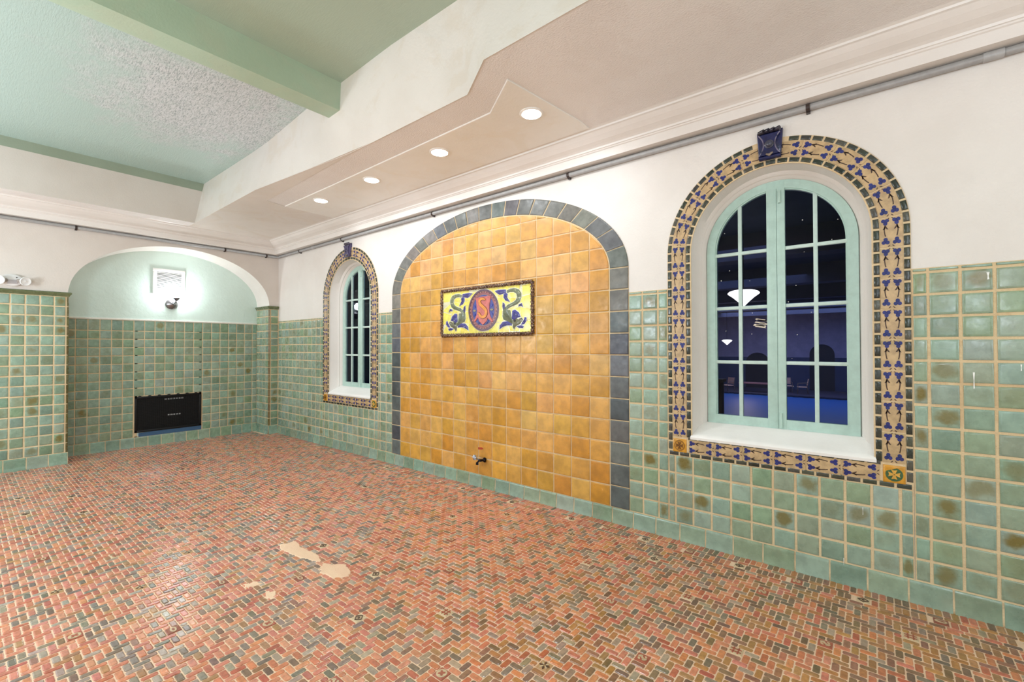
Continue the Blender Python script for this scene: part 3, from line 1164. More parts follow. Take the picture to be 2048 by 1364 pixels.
    for z0, z1 in ((2.62, 2.53), (0.915, 1.02)):
        bl = MB()
        bl.tube([SASH(0.026, z0, 0.022), SASH(0.026, z1, 0.022)], 0.008, (186, 212, 200), 0, 8)
        bl.box(c + 0.016, c + 0.036, SD - 0.02, SD - 0.012, min(z0, z1), min(z0, z1) + 0.03, (186, 212, 200))
        bl.build('bolt', M_MINT, root)
    if n == 1:
        sm_ = MB()
        for q in range(9):
            a = R.uniform(-0.16, -0.11)
            z = 1.70 - q * 0.007 + R.uniform(-0.006, 0.006)
            sm_.prism([(a, z), (a + R.uniform(0.05, 0.085), z - 0.014), (a + 0.07, z - 0.005), (a + 0.01, z + 0.006)], SASH, -0.0115, -0.011, (226, 210, 190))
        for q in range(26):
            u, z = R.uniform(-0.38, 0.38), R.uniform(1.2, 2.5)
            if abs(u) > 0.07 and math.hypot(u, max(0, z - ZT)) < 0.40:
                sm_.prism(blob(u, z, R.uniform(0.002, 0.005), R.uniform(0.002, 0.004), R.uniform(0, 3), 6), SASH, -0.0115, -0.011, (226, 220, 214))
        sm_.build('paint_smear', M_PAINT, root)
    return root


window(1, WIN[0])
window(2, WIN[1])


# tile surrounds
def surround(c, label, ksc):
    root = thing('tile_surround', label, 'tile border', (c, 0, SB))

    def zbot(r):
        return WZB - (r - WR) * ((WZB - SB) / (SO - WR))

    def path(r0, z0):
        """map (s, t) along the inverted U at half width r0, t outward; total length returned"""
        hl = WZS - z0
        al = PI * r0

        def f(s, t):
            r = r0 + t
            if s < hl:
                return (c - r, z0 + s)
            if s < hl + al:
                th = PI - (s - hl) / r0
                return (c + r * math.cos(th), WZS + r * math.sin(th))
            return (c + r, WZS - (s - hl - al))
        return f, 2 * hl + al
    bed = MB()
    a0, a1 = [], []
    for r, arr in ((WR - 0.004, a0), (SO, a1)):
        arr += [(c - r, zbot(r))] + arc(c, WZS, r, r, PI, 0, 48) + [(c + r, zbot(r))]
    for i in range(len(a0) - 1):
        bed.prism([a0[i], a0[i + 1], a1[i + 1], a1[i]], LONG, 0.0008, 0.006, (206, 176, 134))
    bed.prism([a1[0], a1[-1], a0[-1], a0[0]], LONG, 0.0008, 0.006, (206, 176, 134))
    bed.build('grout_bed', M_GROUT, root)
    # dark border tiles, two courses
    DK = [(58, 62, 50), (70, 72, 60), (50, 54, 46), (84, 84, 74), (62, 66, 60)]
    for r in (0.563, 0.704):
        dk = MB()
        fpath, L = path(r, zbot(r) + (0.022 if r > 0.6 else 0.0))
        n = round(L / 0.0705)
        st = L / n
        for k in range(n):
            s0, s1 = k * st + 0.006, (k + 1) * st - 0.006
            if r > 0.6 and abs((s0 + s1) / 2 - L / 2) < 0.075:
                continue
            hw = 0.0145
            poly = [fpath(s0, -hw), fpath(s0, hw), fpath((s0 + s1) / 2, hw), fpath(s1, hw), fpath(s1, -hw), fpath((s0 + s1) / 2, -hw)]
            dk.tile(poly, LONG, 0.003, 0.0085, 0.004, jit(R.choice(DK), 6, 3))
        zb_ = zbot(r)
        n = round(2 * (r + 0.014) / 0.078)
        st = 2 * (r + 0.014) / n
        for k in range(n):
            u0 = c - r - 0.014 + k * st + 0.006
            dk.tile(rect(u0, u0 + st - 0.012, zb_ - 0.0145, zb_ + 0.0145), LONG, 0.003, 0.0085, 0.004, jit(R.choice(DK), 6, 3))
        dk.build('outer_dark_border' if r > 0.6 else 'inner_dark_border', M_DARK, root, 'auto')
    # band tiles with the painted sprigs
    rb = 0.633
    hw = 0.052
    zc0 = zbot(rb) + hw + 0.012
    fpath, L = path(rb, zc0)
    n = round(L / 0.188)
    st = L / n
    bd = MB()
    pt = MB()
    BLUE, STEM = (34, 42, 116), (72, 48, 36)

    def cell(M2, ln):
        g = 0.004
        K = 6
        for q in range(K):
            s0, s1 = g + (ln - 2 * g) * q / K, g + (ln - 2 * g) * (q + 1) / K
            bd.prism([M2(s0, -hw), M2(s1, -hw), M2(s1, hw), M2(s0, hw)], LONG, 0.003, 0.0105, jit((204, 172, 128), 6, 4) if q == 0 else bd_col[0])
            if q == 0:
                bd_col[0] = (204, 172, 128)
        for t in (-0.026, 0.026):
            sg = 1 if t > 0 else -1
            for sc in (0.030, ln - 0.040):
                d = 1 if sc < ln / 2 else -1
                for (ds, dt) in ((-0.009, 0.009), (-0.009, -0.009), (0.009, 0.0)):
                    p = blob(0, 0, 0.0118, 0.0104, 0, 8)
                    pt.prism([M2(sc + d * ds + a, t + sg * dt + b) for a, b in p], LONG, 0.008, 0.0118, jit(BLUE, 8, 4))
            arr = [(0.045, t), (0.060, t + sg * 0.004), (0.080, t + sg * 0.006), (0.105, t + sg * 0.003), (0.118, t)]
            Lp, Rp = strip(arr, 0.0056)
            for i in range(len(arr) - 1):
                pt.prism([M2(*Rp[i]), M2(*Rp[i + 1]), M2(*Lp[i + 1]), M2(*Lp[i])], LONG, 0.008, 0.0112, STEM)
            for sgn in (-1, 1):
                pt.prism([M2(0.050, t), M2(0.076, t + sgn * 0.014), M2(0.074, t + sgn * 0.005), M2(0.066, t)], LONG, 0.008, 0.0112, STEM)
        for sc in (0.010, ln - 0.010):
            for t in (-0.010, 0.010):
                pt.prism([M2(sc + a, t + b) for a, b in blob(0, 0, 0.008, 0.0028, 0.8 if t > 0 else -0.8, 6)], LONG, 0.008, 0.0112, STEM)
    bd_col = [(204, 172, 128)]
    for k in range(n):
        sm0 = (k + 0.5) * st
        if sm0 < L / 2:
            cell(lambda s, t, k=k: fpath((k + 1) * st - s, t), st)
        else:
            cell(lambda s, t, k=k: fpath(k * st + s, -t), st)
    zb_ = zbot(rb)
    u0, u1 = c - rb + hw + 0.012, c + rb - hw - 0.012
    n = 6
    st2 = (u1 - u0) / n
    for k in range(n):
        cell(lambda s, t, k=k: (u0 + k * st2 + s, zb_ + t), st2)
    bd.build('painted_band', M_BAND, root)
    po = pt.build('sprig_pattern', M_SPRIG, root)
    po['label'] = 'dark blue three-lobed sprigs on brown stems'
    # gold corner tiles with a cross in a ring
    for sx in (-1, 1):
        ct = MB()
        cu = c + sx * rb
        ct.tile(rect(cu - hw, cu + hw, zb_ - hw, zb_ + hw), LONG, 0.003, 0.011, 0.005, (222, 158, 56))
        ringc = (70, 104, 70) if (sx > 0) else (150, 104, 40)
        ct.prism(blob(cu, zb_, 0.041, 0.041, 0, 24), LONG, 0.008, 0.0160, ringc)
        if sx < 0:
            ct.prism(blob(cu, zb_, 0.033, 0.033, 0, 24), LONG, 0.008, 0.0168, (196, 138, 50))
        for q in range(4):
            an = q * PI / 2
            ca, sa = math.cos(an), math.sin(an)
            pts = [(0.002, -0.004), (0.028, -0.014), (0.024, 0.0), (0.028, 0.014), (0.002, 0.004)]
            ct.prism([(cu + a * ca - b * sa, zb_ + a * sa + b * ca) for a, b in pts], LONG, 0.008, 0.0185, (236, 180, 84) if sx > 0 else (112, 72, 28))
        co_ = ct.build('corner_tile', M_MOSAIC, root, 'auto')
        co_['label'] = 'square golden corner tile with a ringed cross'
    # cobalt keystone
    km = MB()
    navy = (36, 42, 88) if ksc == 1 else (84, 76, 108)
    rim = (52, 48, 60) if ksc == 1 else (92, 82, 92)
    kz0, kz1 = 2.792, 2.985
    n = 14
    v = []
    L_, R_ = [], []
    for q in range(n + 1):
        t = q / n
        z = kz0 + (kz1 - kz0) * t
        hwid = 0.066 + 0.012 * t
        L_.append((c - hwid, z)); R_.append((c + hwid, z))
    km.prism([L_[0], R_[0], R_[-1], L_[-1]], LONG, 0.0008, 0.032, navy, 0, 0.006)
    # hourglass face between two hollowed flanks
    A, B = [], []
    for q in range(n + 1):
        t = q / n
        z = kz0 + 0.022 + (kz1 - kz0 - 0.05) * t
        hwid = 0.034 + 0.030 * (2 * t - 1) ** 2
        A.append((c - hwid, z)); B.append((c + hwid, z))
    for q in range(n):
        km.prism([A[q], B[q], B[q + 1], A[q + 1]], LONG, 0.03, 0.052, navy)
    for side in (A, B):
        km.tube([LONG(a, b, 0.052) for a, b in side], 0.0042, (120, 112, 136), 0, 8)
    km.lathe([(0.03, 0.0), (0.029, 0.006), (0.024, 0.009), (0.022, 0.010), (0.020, 0.018), (0.013, 0.024), (0.004, 0.026)], LONG(c, 2.885, 0.05), (0, -1, 0), (1, 0, 0), (0, 0, 1), (70, 72, 88) if ksc == 1 else (70, 60, 90), 0, 20)
    for dx in (-0.05, -0.02, 0.012, 0.045):
        km.tube([LONG(c + dx - 0.016, kz1 - 0.008 + R.uniform(-0.006, 0.006), 0.035), LONG(c + dx + 0.018, kz1 - 0.004, 0.05)], [0.014, 0.017], jit(rim, 10, 5), 0, 10)
    km.tube([LONG(c - 0.066, kz0 + 0.012, 0.036), LONG(c + 0.066, kz0 + 0.012, 0.036)], 0.011, navy, 0, 10)
    km.tube([LONG(c - 0.018, kz0 + 0.03, 0.05), LONG(c, kz0 + 0.018, 0.056), LONG(c + 0.02, kz0 + 0.034, 0.05)], [0.006, 0.010, 0.006], (150, 130, 110), 0, 8)
    ko = km.build('keystone', M_COBALT, root, 'auto')
    ko['label'] = 'cobalt blue carved keystone with a round boss'
    return root


surround(WIN[0], 'wide arched tile border with navy sprigs and cobalt keystone around the big window at right', 1)
surround(WIN[1], 'narrow-looking arched tile border with dark sprigs around the far window beside the amber niche', 0)

# ------------------------------------------------------------------ amber arched panel with slate border
root = thing('arched_tile_panel', 'large arched field of amber tiles edged with slate grey tiles, between the two windows', 'tile panel', (NC, 0, 0.127))
AMB = [(216, 158, 66), (208, 148, 54), (222, 166, 80), (212, 152, 62), (224, 170, 92)]
inner = [(NC - NIA, 0.127), (NC + NIA, 0.127)] + arc(NC, NZ, NIA, NIB, 0, PI, 40)
inner_c = inset(inner, 0.004)
am = MB()
gx = [NC - NIA + (2 * NIA) / 15 * k for k in range(16)]
gz = [0.121 + 0.1866 * k for k in range(16)]
for a, b in zip(gx, gx[1:]):
    for c_, d in zip(gz, gz[1:]):
        p = clip(rect(a + 0.0045, b - 0.0045, c_ + 0.0045, d - 0.0045), inner_c)
        if len(p) >= 3:
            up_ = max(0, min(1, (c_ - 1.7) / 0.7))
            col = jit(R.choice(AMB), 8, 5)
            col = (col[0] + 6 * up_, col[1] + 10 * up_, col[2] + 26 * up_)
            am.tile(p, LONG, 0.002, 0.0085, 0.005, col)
am.prism(inner, LONG, 0.0008, 0.0045, (226, 196, 140), 1)
am.build('amber_tile_field', [M_YELLOW, M_GROUT], root, 'auto')
st_ = MB()
mark = MB()
mark.prism([(-3.318, 0.418), (-3.262, 0.424), (-3.240, 0.412), (-3.262, 0.400), (-3.316, 0.394)], LONG, 0.008, 0.0122, (176, 64, 34))
mo = mark.build('chipped_spot', M_PAINT, root)
mo['label'] = 'rust red chip in an amber tile'
gm = MB()
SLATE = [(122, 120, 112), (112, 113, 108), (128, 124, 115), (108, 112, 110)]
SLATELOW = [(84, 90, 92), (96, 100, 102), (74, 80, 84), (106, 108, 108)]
for sx in (-1, 1):
    for k in range(11):
        z0 = 0.127 + (NZ - 0.127) / 11 * k
        z1 = z0 + (NZ - 0.127) / 11
        a, b = sorted((NC + sx * (NIA + 0.006), NC + sx * NOA))
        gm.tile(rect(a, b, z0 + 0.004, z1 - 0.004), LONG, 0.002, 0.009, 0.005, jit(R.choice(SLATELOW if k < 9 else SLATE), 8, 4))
# arch: voussoirs of equal length along the outer curve
fine = arc(NC, NZ, NOA, NOB, PI, 0, 720)
cum = [0]
for a, b in zip(fine, fine[1:]):
    cum.append(cum[-1] + math.hypot(a[0] - b[0], a[1] - b[1]))
nv = 21
tt = []
i = 0
for k in range(nv + 1):
    tgt = cum[-1] * k / nv
    while i < 720 and cum[i] < tgt:
        i += 1
    tt.append(PI - PI * i / 720)
for k in range(nv):
    t0, t1 = tt[k] - 0.0035, tt[k + 1] + 0.0035
    q = [t0 + (t1 - t0) * j / 5 for j in range(6)]
    po_ = [(NC + NOA * math.cos(t), NZ + NOB * math.sin(t)) for t in q]
    pi_ = [(NC + (NIA + 0.006) * math.cos(t), NZ + (NIB + 0.006) * math.sin(t)) for t in q]
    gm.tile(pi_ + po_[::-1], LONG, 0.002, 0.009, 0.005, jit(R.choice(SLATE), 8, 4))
oq = [(NC - NOA, 0.127), (NC - NOA, NZ)] + arc(NC, NZ, NOA, NOB, PI, 0, 40)[1:-1] + [(NC + NOA, NZ), (NC + NOA, 0.127)]
iq = [(NC - NIA, 0.127), (NC - NIA, NZ)] + arc(NC, NZ, NIA, NIB, PI, 0, 40)[1:-1] + [(NC + NIA, NZ), (NC + NIA, 0.127)]
for k in range(len(oq) - 1):
    gm.prism([iq[k], iq[k + 1], oq[k + 1], oq[k]], LONG, 0.0008, 0.0045, (220, 200, 165), 1)
gm.build('slate_border', [M_GRAY, M_GROUT], root, 'auto')
DOLPHIN = {
    'tail_fin': [(-3.0687, 2.0809), (-3.0171, 2.09), (-2.9207, 2.0844), (-2.912, 2.0571), (-2.9465, 2.0445), (-3.0023, 2.0356), (-3.0436, 2.0588)],
    'fluke': [(-2.9208, 2.0539), (-2.8953, 2.0361), (-2.9026, 2.0028), (-2.8643, 1.9541), (-2.9246, 1.9705), (-2.9518, 2.0063), (-2.9487, 2.0401)],
    'body': [(-2.9061, 2.0753), (-2.8625, 2.0897), (-2.8053, 2.0905), (-2.7525, 2.074), (-2.72, 2.0339), (-2.7201, 1.9899), (-2.739, 1.9472), (-2.7775, 1.922), (-2.82, 1.9106), (-2.8775, 1.8943), (-2.9066, 1.8734), (-2.862, 1.872), (-2.848, 1.828), (-2.832, 1.775), (-2.818, 1.741), (-2.8384, 1.7275), (-2.8996, 1.7576), (-2.9509, 1.7765), (-2.967, 1.8141), (-2.9617, 1.865), (-2.9358, 1.8976), (-2.8919, 1.9289), (-2.8271, 1.9473), (-2.7915, 1.9672), (-2.7738, 1.9993), (-2.7843, 2.0333), (-2.8196, 2.0527), (-2.8626, 2.055), (-2.9025, 2.0451)],
    'spine_fin': [(-2.9615, 1.9558), (-2.9357, 1.94), (-2.9263, 1.8971), (-2.9565, 1.8704), (-2.9668, 1.9164)],
    'side_fin': [(-2.7509, 1.9231), (-2.7147, 1.9335), (-2.6956, 1.8896), (-2.7217, 1.9048), (-2.7601, 1.9016)],
    'crest': [(-2.8344, 1.864), (-2.7989, 1.8721), (-2.7498, 1.8403), (-2.7276, 1.7952), (-2.7674, 1.7886), (-2.8098, 1.7599), (-2.8404, 1.7833)],
    'head': [(-2.8276, 1.7745), (-2.792, 1.7925), (-2.7569, 1.7717), (-2.743, 1.7821), (-2.7138, 1.7875), (-2.698, 1.7666), (-2.7362, 1.7241), (-2.7852, 1.7063), (-2.8122, 1.671), (-2.8278, 1.6937), (-2.8334, 1.7412)],
    'snout_fin': [(-2.7119, 1.737), (-2.6877, 1.7662), (-2.6773, 1.793), (-2.6535, 1.7866), (-2.6536, 1.7567), (-2.681, 1.7222), (-2.7223, 1.7154)],
    'jaw': [(-2.7852, 1.7052), (-2.7223, 1.7137), (-2.6879, 1.7033), (-2.7017, 1.6819), (-2.7502, 1.6859)],
    'belly_fin': [(-3.0069, 1.6777), (-3.003, 1.7186), (-2.962, 1.7543), (-2.8996, 1.7604), (-2.8334, 1.7329), (-2.842, 1.7125), (-2.9034, 1.7167), (-2.9621, 1.7032)],
}
SHIELD = [(-3.3349, 2.0214), (-3.274, 2.035), (-3.1551, 2.0353), (-3.1202, 2.0298), (-3.128, 1.9839), (-3.1398, 1.9323), (-3.1415, 1.8684), (-3.1284, 1.8213), (-3.09, 1.7676), (-3.1092, 1.7567), (-3.1634, 1.7995), (-3.1752, 1.7708), (-3.2345, 1.7288), (-3.2906, 1.7751), (-3.3026, 1.8112), (-3.3475, 1.7682), (-3.3681, 1.778), (-3.327, 1.836), (-3.3188, 1.8893), (-3.3268, 1.9493)]
LETTER = [(-3.1944, 1.9971), (-3.2221, 2.0089), (-3.2564, 2.0072), (-3.2757, 1.9848), (-3.2645, 1.9545), (-3.2262, 1.9227), (-3.1907, 1.8914), (-3.1805, 1.8557), (-3.1987, 1.8244), (-3.2344, 1.8154), (-3.2647, 1.8285), (-3.284, 1.8548), (-3.3026, 1.8587)]
# ------------------------------------------------------------------ mosaic crest panel
PX0, PX1, PZ0, PZ1 = -3.900, -2.565, 1.610, 2.155
MCX, MCZ = -3.2315, 1.889
root = thing('mosaic_panel', 'framed mosaic crest with a gold S and two green sea creatures on amber tiles', 'mosaic', (MCX, 0, PZ0))
bg = MB()
bg.prism(rect(PX0 + 0.02, PX1 - 0.02, PZ0 + 0.02, PZ1 - 0.02), LONG, 0.0155, 0.0165, (232, 226, 190))
xs = [PX0 + 0.034 + (PX1 - PX0 - 0.068) * k / 9 for k in range(10)]
zs = [PZ0 + 0.034 + (PZ1 - PZ0 - 0.068) * k / 4 for k in range(5)]
for i in range(9):
    for j in range(4):
        def jn(a, b):
            ja = 0.0 if a in (0, 9) else 0.016 * math.sin(a * 3.1 + b * 1.7)
            jb = 0.0 if b in (0, 4) else 0.016 * math.sin(a * 2.3 + b * 4.1)
            return (xs[a] + ja, zs[b] + jb)
        p = inset([jn(i, j), jn(i + 1, j), jn(i + 1, j + 1), jn(i, j + 1)], 0.0022)
        bg.tile(p, LONG, 0.0158, 0.0015, 0.004, jit((246, 230, 108), 6, 4))
bg.build('yellow_ground', M_MOSAIC, root, 'auto')
PCOL = {'tail_fin': (92, 88, 150), 'fluke': (84, 80, 146), 'body': (122, 128, 102), 'spine_fin': (96, 92, 140), 'side_fin': (104, 100, 150),
        'crest': (80, 78, 150), 'head': (118, 116, 92), 'snout_fin': (86, 80, 158), 'jaw': (90, 86, 156), 'belly_fin': (84, 80, 146)}


def ribs(mb, poly, M, w, col, n=4):
    cx = sum(p[0] for p in poly) / len(poly)
    cz = sum(p[1] for p in poly) / len(poly)
    for k in range(1, n):
        q = k / n
        sc = [(cx + (x - cx) * 0.75 * q, cz + (z - cz) * 0.75 * q) for x, z in poly]
        pts = [M(a, b, w) for a, b in sc + [sc[0]]]
        mb.tube(pts, 0.0014, col, 0, 5, False)


for mirror in (False, True):
    cr = MB()

    def mp(p):
        return [(2 * MCX - x, z) for x, z in p] if mirror else p
    order = ['body', 'belly_fin', 'spine_fin', 'side_fin', 'fluke', 'tail_fin', 'head', 'crest', 'jaw', 'snout_fin']
    for k, nm in enumerate(order):
        p = mp(DOLPHIN[nm])
        if area2(p) < 0:
            p = p[::-1]
        cr.prism(inset(p, -0.006), LONG, 0.015, 0.0195 + 0.0002 * k, (232, 228, 196))
    bo = cr.build('sea_creature', M_MOSAIC, root)
    bo['label'] = 'green scaled sea creature with blue fins'
    for k, nm in enumerate(order):
        pc_ = MB()
        p = mp(DOLPHIN[nm])
        pc_.prism(p, LONG, 0.014, 0.0225 + 0.0003 * k, PCOL[nm], 0, 0.004)
        if nm == 'body':
            for q in range(9):          # scale marks along the belly
                a = mp([(-2.955 + 0.012 * q, 1.84 - 0.011 * q), (-2.925 + 0.012 * q, 1.835 - 0.010 * q), (-2.905 + 0.010 * q, 1.85 - 0.011 * q)])
                pc_.tube([LONG(u, v_, 0.0228) for u, v_ in a], 0.0018, (84, 92, 70), 0, 5)
            for a, b in (((-2.735, 2.03), (-2.76, 2.055)), ((-2.79, 2.062), (-2.80, 2.088)), ((-2.725, 1.99), (-2.775, 1.985)), ((-2.90, 1.925), (-2.91, 1.90))):
                pc_.tube([LONG(u, v_, 0.0228) for u, v_ in mp([a, b])], 0.0022, (226, 222, 190), 0, 5)
        elif nm == 'head':
            e = mp([(-2.800, 1.762)])[0]
            pc_.lathe([(0.012, 0.0), (0.011, 0.004), (0.007, 0.006), (0.002, 0.007)], LONG(e[0], e[1], 0.024), (0, -1, 0), (1, 0, 0), (0, 0, 1), (48, 44, 60), 0, 12)
        else:
            ribs(pc_, p, LONG, 0.0235 + 0.0003 * k, (66, 60, 120), 3)
        part = 'fin' if nm in ('tail_fin', 'fluke', 'spine_fin', 'side_fin', 'snout_fin', 'belly_fin') else nm
        pc_.build(part, M_MOSAIC, bo, 'auto')
# medallion
md = MB()


def ell(a, b, n=48):
    return [(MCX + a * math.cos(2 * PI * k / n), MCZ + b * math.sin(2 * PI * k / n)) for k in range(n)]


def ringp(mb, a0, b0, a1, b1, w0, w1, col, n=48):
    o_, i_ = ell(a1, b1, n), ell(a0, b0, n)
    for k in range(n):
        j = (k + 1) % n
        mb.prism([i_[k], o_[k], o_[j], i_[j]], LONG, w0, w1, jit(col, 4, 3))


md.prism(ell(0.224, 0.230), LONG, 0.014, 0.020, (234, 226, 196))
ringp(md, 0.198, 0.204, 0.217, 0.223, 0.018, 0.027, (104, 78, 96))
ringp(md, 0.160, 0.166, 0.196, 0.202, 0.018, 0.024, (152, 96, 96))
n = 64
for k in range(n):
    an = 2 * PI * k / n
    u, v_ = MCX + 0.188 * math.cos(an), MCZ + 0.194 * math.sin(an)
    md.prism([(u + a, v_ + b) for a, b in blob(0, 0, 0.005, 0.0035, an, 6)], LONG, 0.02, 0.0262, (86, 52, 56) if k % 2 else (214, 176, 160))
md.prism(ell(0.157, 0.163), LONG, 0.018, 0.023, (70, 78, 150))
mo = md.build('medallion', M_MOSAIC, root)
mo['label'] = 'round purple and pink medallion with a beaded rim'
sh = MB()
sh.prism(inset(SHIELD, -0.004), LONG, 0.02, 0.0255, (226, 196, 170))
sh.prism(SHIELD, LONG, 0.02, 0.030, (206, 112, 104), 0, 0.004)
sh.build('shield', M_MOSAIC, mo)
lt = MB()


def smoothpts(p, n=6):
    o = []
    for i in range(len(p) - 1):
        p0, p1, p2, p3 = p[max(i - 1, 0)], p[i], p[i + 1], p[min(i + 2, len(p) - 1)]
        for q in range(n):
            t = q / n
            o.append(tuple(0.5 * (2 * p1[d] + (p2[d] - p0[d]) * t + (2 * p0[d] - 5 * p1[d] + 4 * p2[d] - p3[d]) * t * t + (3 * p1[d] - p0[d] - 3 * p2[d] + p3[d]) * t ** 3) for d in (0, 1)))
    o.append(p[-1])
    return o


sp2 = smoothpts(LETTER)
wd = [0.012 + 0.022 * math.sin(PI * k / (len(sp2) - 1)) ** 0.7 for k in range(len(sp2))]
stroke(lt, sp2, [w + 0.008 for w in wd], LONG, 0.028, 0.0325, (120, 62, 40))
stroke(lt, sp2, wd, LONG, 0.028, 0.036, (232, 150, 62))
lo_ = lt.build('letter', M_MOSAIC, mo)
lo_['label'] = 'golden letter S'
for sx in (-1, 1):
    for k, (dz, ln_, an) in enumerate(((0.0, 0.040, 0), (0.045, 0.034, 0.7), (-0.045, 0.034, -0.7))):
        u = MCX + sx * 0.128
        lf = MB()
        lf.prism(blob(u - sx * 0.004, MCZ + dz, ln_ * 0.55, 0.011, an * sx, 10), LONG, 0.02, 0.028, (150, 140, 110) if k == 0 else (60, 70, 160))
        lf.build('leaf', M_MOSAIC, mo)
    lf = MB()
    lf.prism(blob(MCX + sx * 0.055, MCZ - 0.128, 0.030, 0.012, -0.8 * sx if sx < 0 else 0.8, 10), LONG, 0.02, 0.027, (62, 60, 130))
    lf.build('leaf', M_MOSAIC, mo)
# rope frame
fr = MB()
R2 = random.Random(3)


def rope(a, b):
    n = int(math.hypot(b[0] - a[0], b[1] - a[1]) / 0.0075)
    rows_ = []
    for k in range(n + 1):
        t = k / n
        u, v_ = a[0] + (b[0] - a[0]) * t, a[1] + (b[1] - a[1]) * t
        dx, dz = (b[0] - a[0]), (b[1] - a[1])
        l = math.hypot(dx, dz)
        nx, nz = -dz / l, dx / l
        ring_ = []
        for q in range(9):
            an = PI * q / 8
            rr = 0.020 * (0.86 + 0.22 * R2.random() + 0.14 * math.sin(k * 1.25 + q * 0.9))
            ring_.append(LONG(u + nx * rr * math.cos(an), v_ + nz * rr * math.cos(an), 0.0155 + 1.1 * rr * math.sin(an)))
        rows_.append(ring_)
    for k in range(n):
        for q in range(8):
            c_ = (112, 74, 50) if R2.random() < 0.62 else ((62, 38, 26) if R2.random() < 0.6 else (188, 158, 124))
            fr.add([rows_[k][q], rows_[k + 1][q], rows_[k + 1][q + 1], rows_[k][q + 1]], [(0, 1, 2, 3)], c_)


o = 0.018
A_, B_, C_, D_ = (PX0 + o, PZ0 + o), (PX1 - o, PZ0 + o), (PX1 - o, PZ1 - o), (PX0 + o, PZ1 - o)
for a, b in ((A_, B_), (B_, C_), (C_, D_), (D_, A_)):
    rope(a, b)
fo = fr.build('rope_frame', M_FRAME, root)
fo['label'] = 'knobbly brown glazed rope frame'

# ------------------------------------------------------------------ garden-style tap low on the amber panel
root = thing('wall_tap', 'small chrome tap stub low on the amber tiles', 'tap', (-3.25, -0.012, 0.30))
tp = MB()
tp.lathe([(0.022, 0.003), (0.022, 0.008), (0.012, 0.010), (0.012, 0.07)], LONG(-3.22, 0.302, 0.011), (0, -1, 0), (1, 0, 0), (0, 0, 1), (40, 38, 44), 0, 14)
tp.tube([LONG(-3.22, 0.302, 0.055), LONG(-3.245, 0.300, 0.075), LONG(-3.262, 0.275, 0.085), LONG(-3.264, 0.255, 0.085)], [0.014, 0.015, 0.014, 0.016], (36, 34, 44), 0, 12)
tp.tube([LONG(-3.22, 0.302, 0.045), LONG(-3.185, 0.296, 0.045)], [0.013, 0.015], (30, 28, 36), 0, 12)
tp.build('tap_body', M_STEEL, root, 'auto')
tp = MB()
tp.tube([LONG(-3.25, 0.306, 0.075), LONG(-3.285, 0.325, 0.095)], 0.007, (120, 124, 134), 0, 10)
for k in range(6):
    an = k * PI / 3
    tp.tube([LONG(-3.287, 0.328, 0.098), LONG(-3.287 + 0.026 * math.cos(an), 0.330 + 0.028 * math.sin(an), 0.10)], [0.012, 0.009], (190, 200, 214), 0, 8)
tp.lathe([(0.016, 0), (0.016, 0.012), (0.006, 0.016)], LONG(-3.287, 0.328, 0.092), (0, -1, 0), (1, 0, 0), (0, 0, 1), (206, 216, 226), 0, 14)
ho = tp.build('tap_handle', M_STEEL, root, 'auto')
ho['label'] = 'bright round chrome handle'

# ------------------------------------------------------------------ conduits
PZC = 3.070


def conduit(label, p0, p1, axis, clamps, coup):
    root = thing('conduit', label, 'pipe', p0)
    m = MB()
    m.tube([p0, p1], 0.0215, (166, 164, 162), 0, 16)
    m.build('pipe', M_CONDUIT, root, True)
    for c_ in clamps:
        k = MB()
        if axis == 0:
            a, b = (c_ - 0.011, p0[1], PZC), (c_ + 0.011, p0[1], PZC)
            k.tube([a, b], 0.0262, (60, 48, 44), 0, 16)
            k.box(c_ - 0.011, c_ + 0.011, p0[1], -0.001, PZC - 0.034, PZC - 0.019, (60, 48, 44))
        else:
            a, b = (p0[0], c_ - 0.011, PZC), (p0[0], c_ + 0.011, PZC)
            k.tube([a, b], 0.0262, (60, 48, 44), 0, 16)
            k.box(XF + 0.001, p0[0], c_ - 0.011, c_ + 0.011, PZC - 0.034, PZC - 0.019, (60, 48, 44))
        k.build('clamp', M_CONDUIT, root, 'auto')
    for c_ in coup:
        k = MB()
        if axis == 0:
            k.tube([(c_ - 0.04, p0[1], PZC), (c_ + 0.04, p0[1], PZC)], 0.0255, (172, 170, 168), 0, 16)
        else:
            k.tube([(p0[0], c_ - 0.04, PZC), (p0[0], c_ + 0.04, PZC)], 0.0255, (172, 170, 168), 0, 16)
        k.build('coupling', M_CONDUIT, root, 'auto')


conduit('grey painted conduit clipped under the cornice above the amber panel and both windows', (XF + 0.05, -0.028, PZC), (XE - 0.1, -0.028, PZC), 0,
        (-7.30, -6.02, -4.03, -2.16, -0.32, 1.3), (-6.85, 0.52))
conduit('grey painted conduit clipped under the cornice above the arched recess', (XF + 0.028, -5.6, PZC), (XF + 0.028, -0.05, PZC), 1,
        (-2.58, -0.85, -0.22, -4.3), (-3.9,))

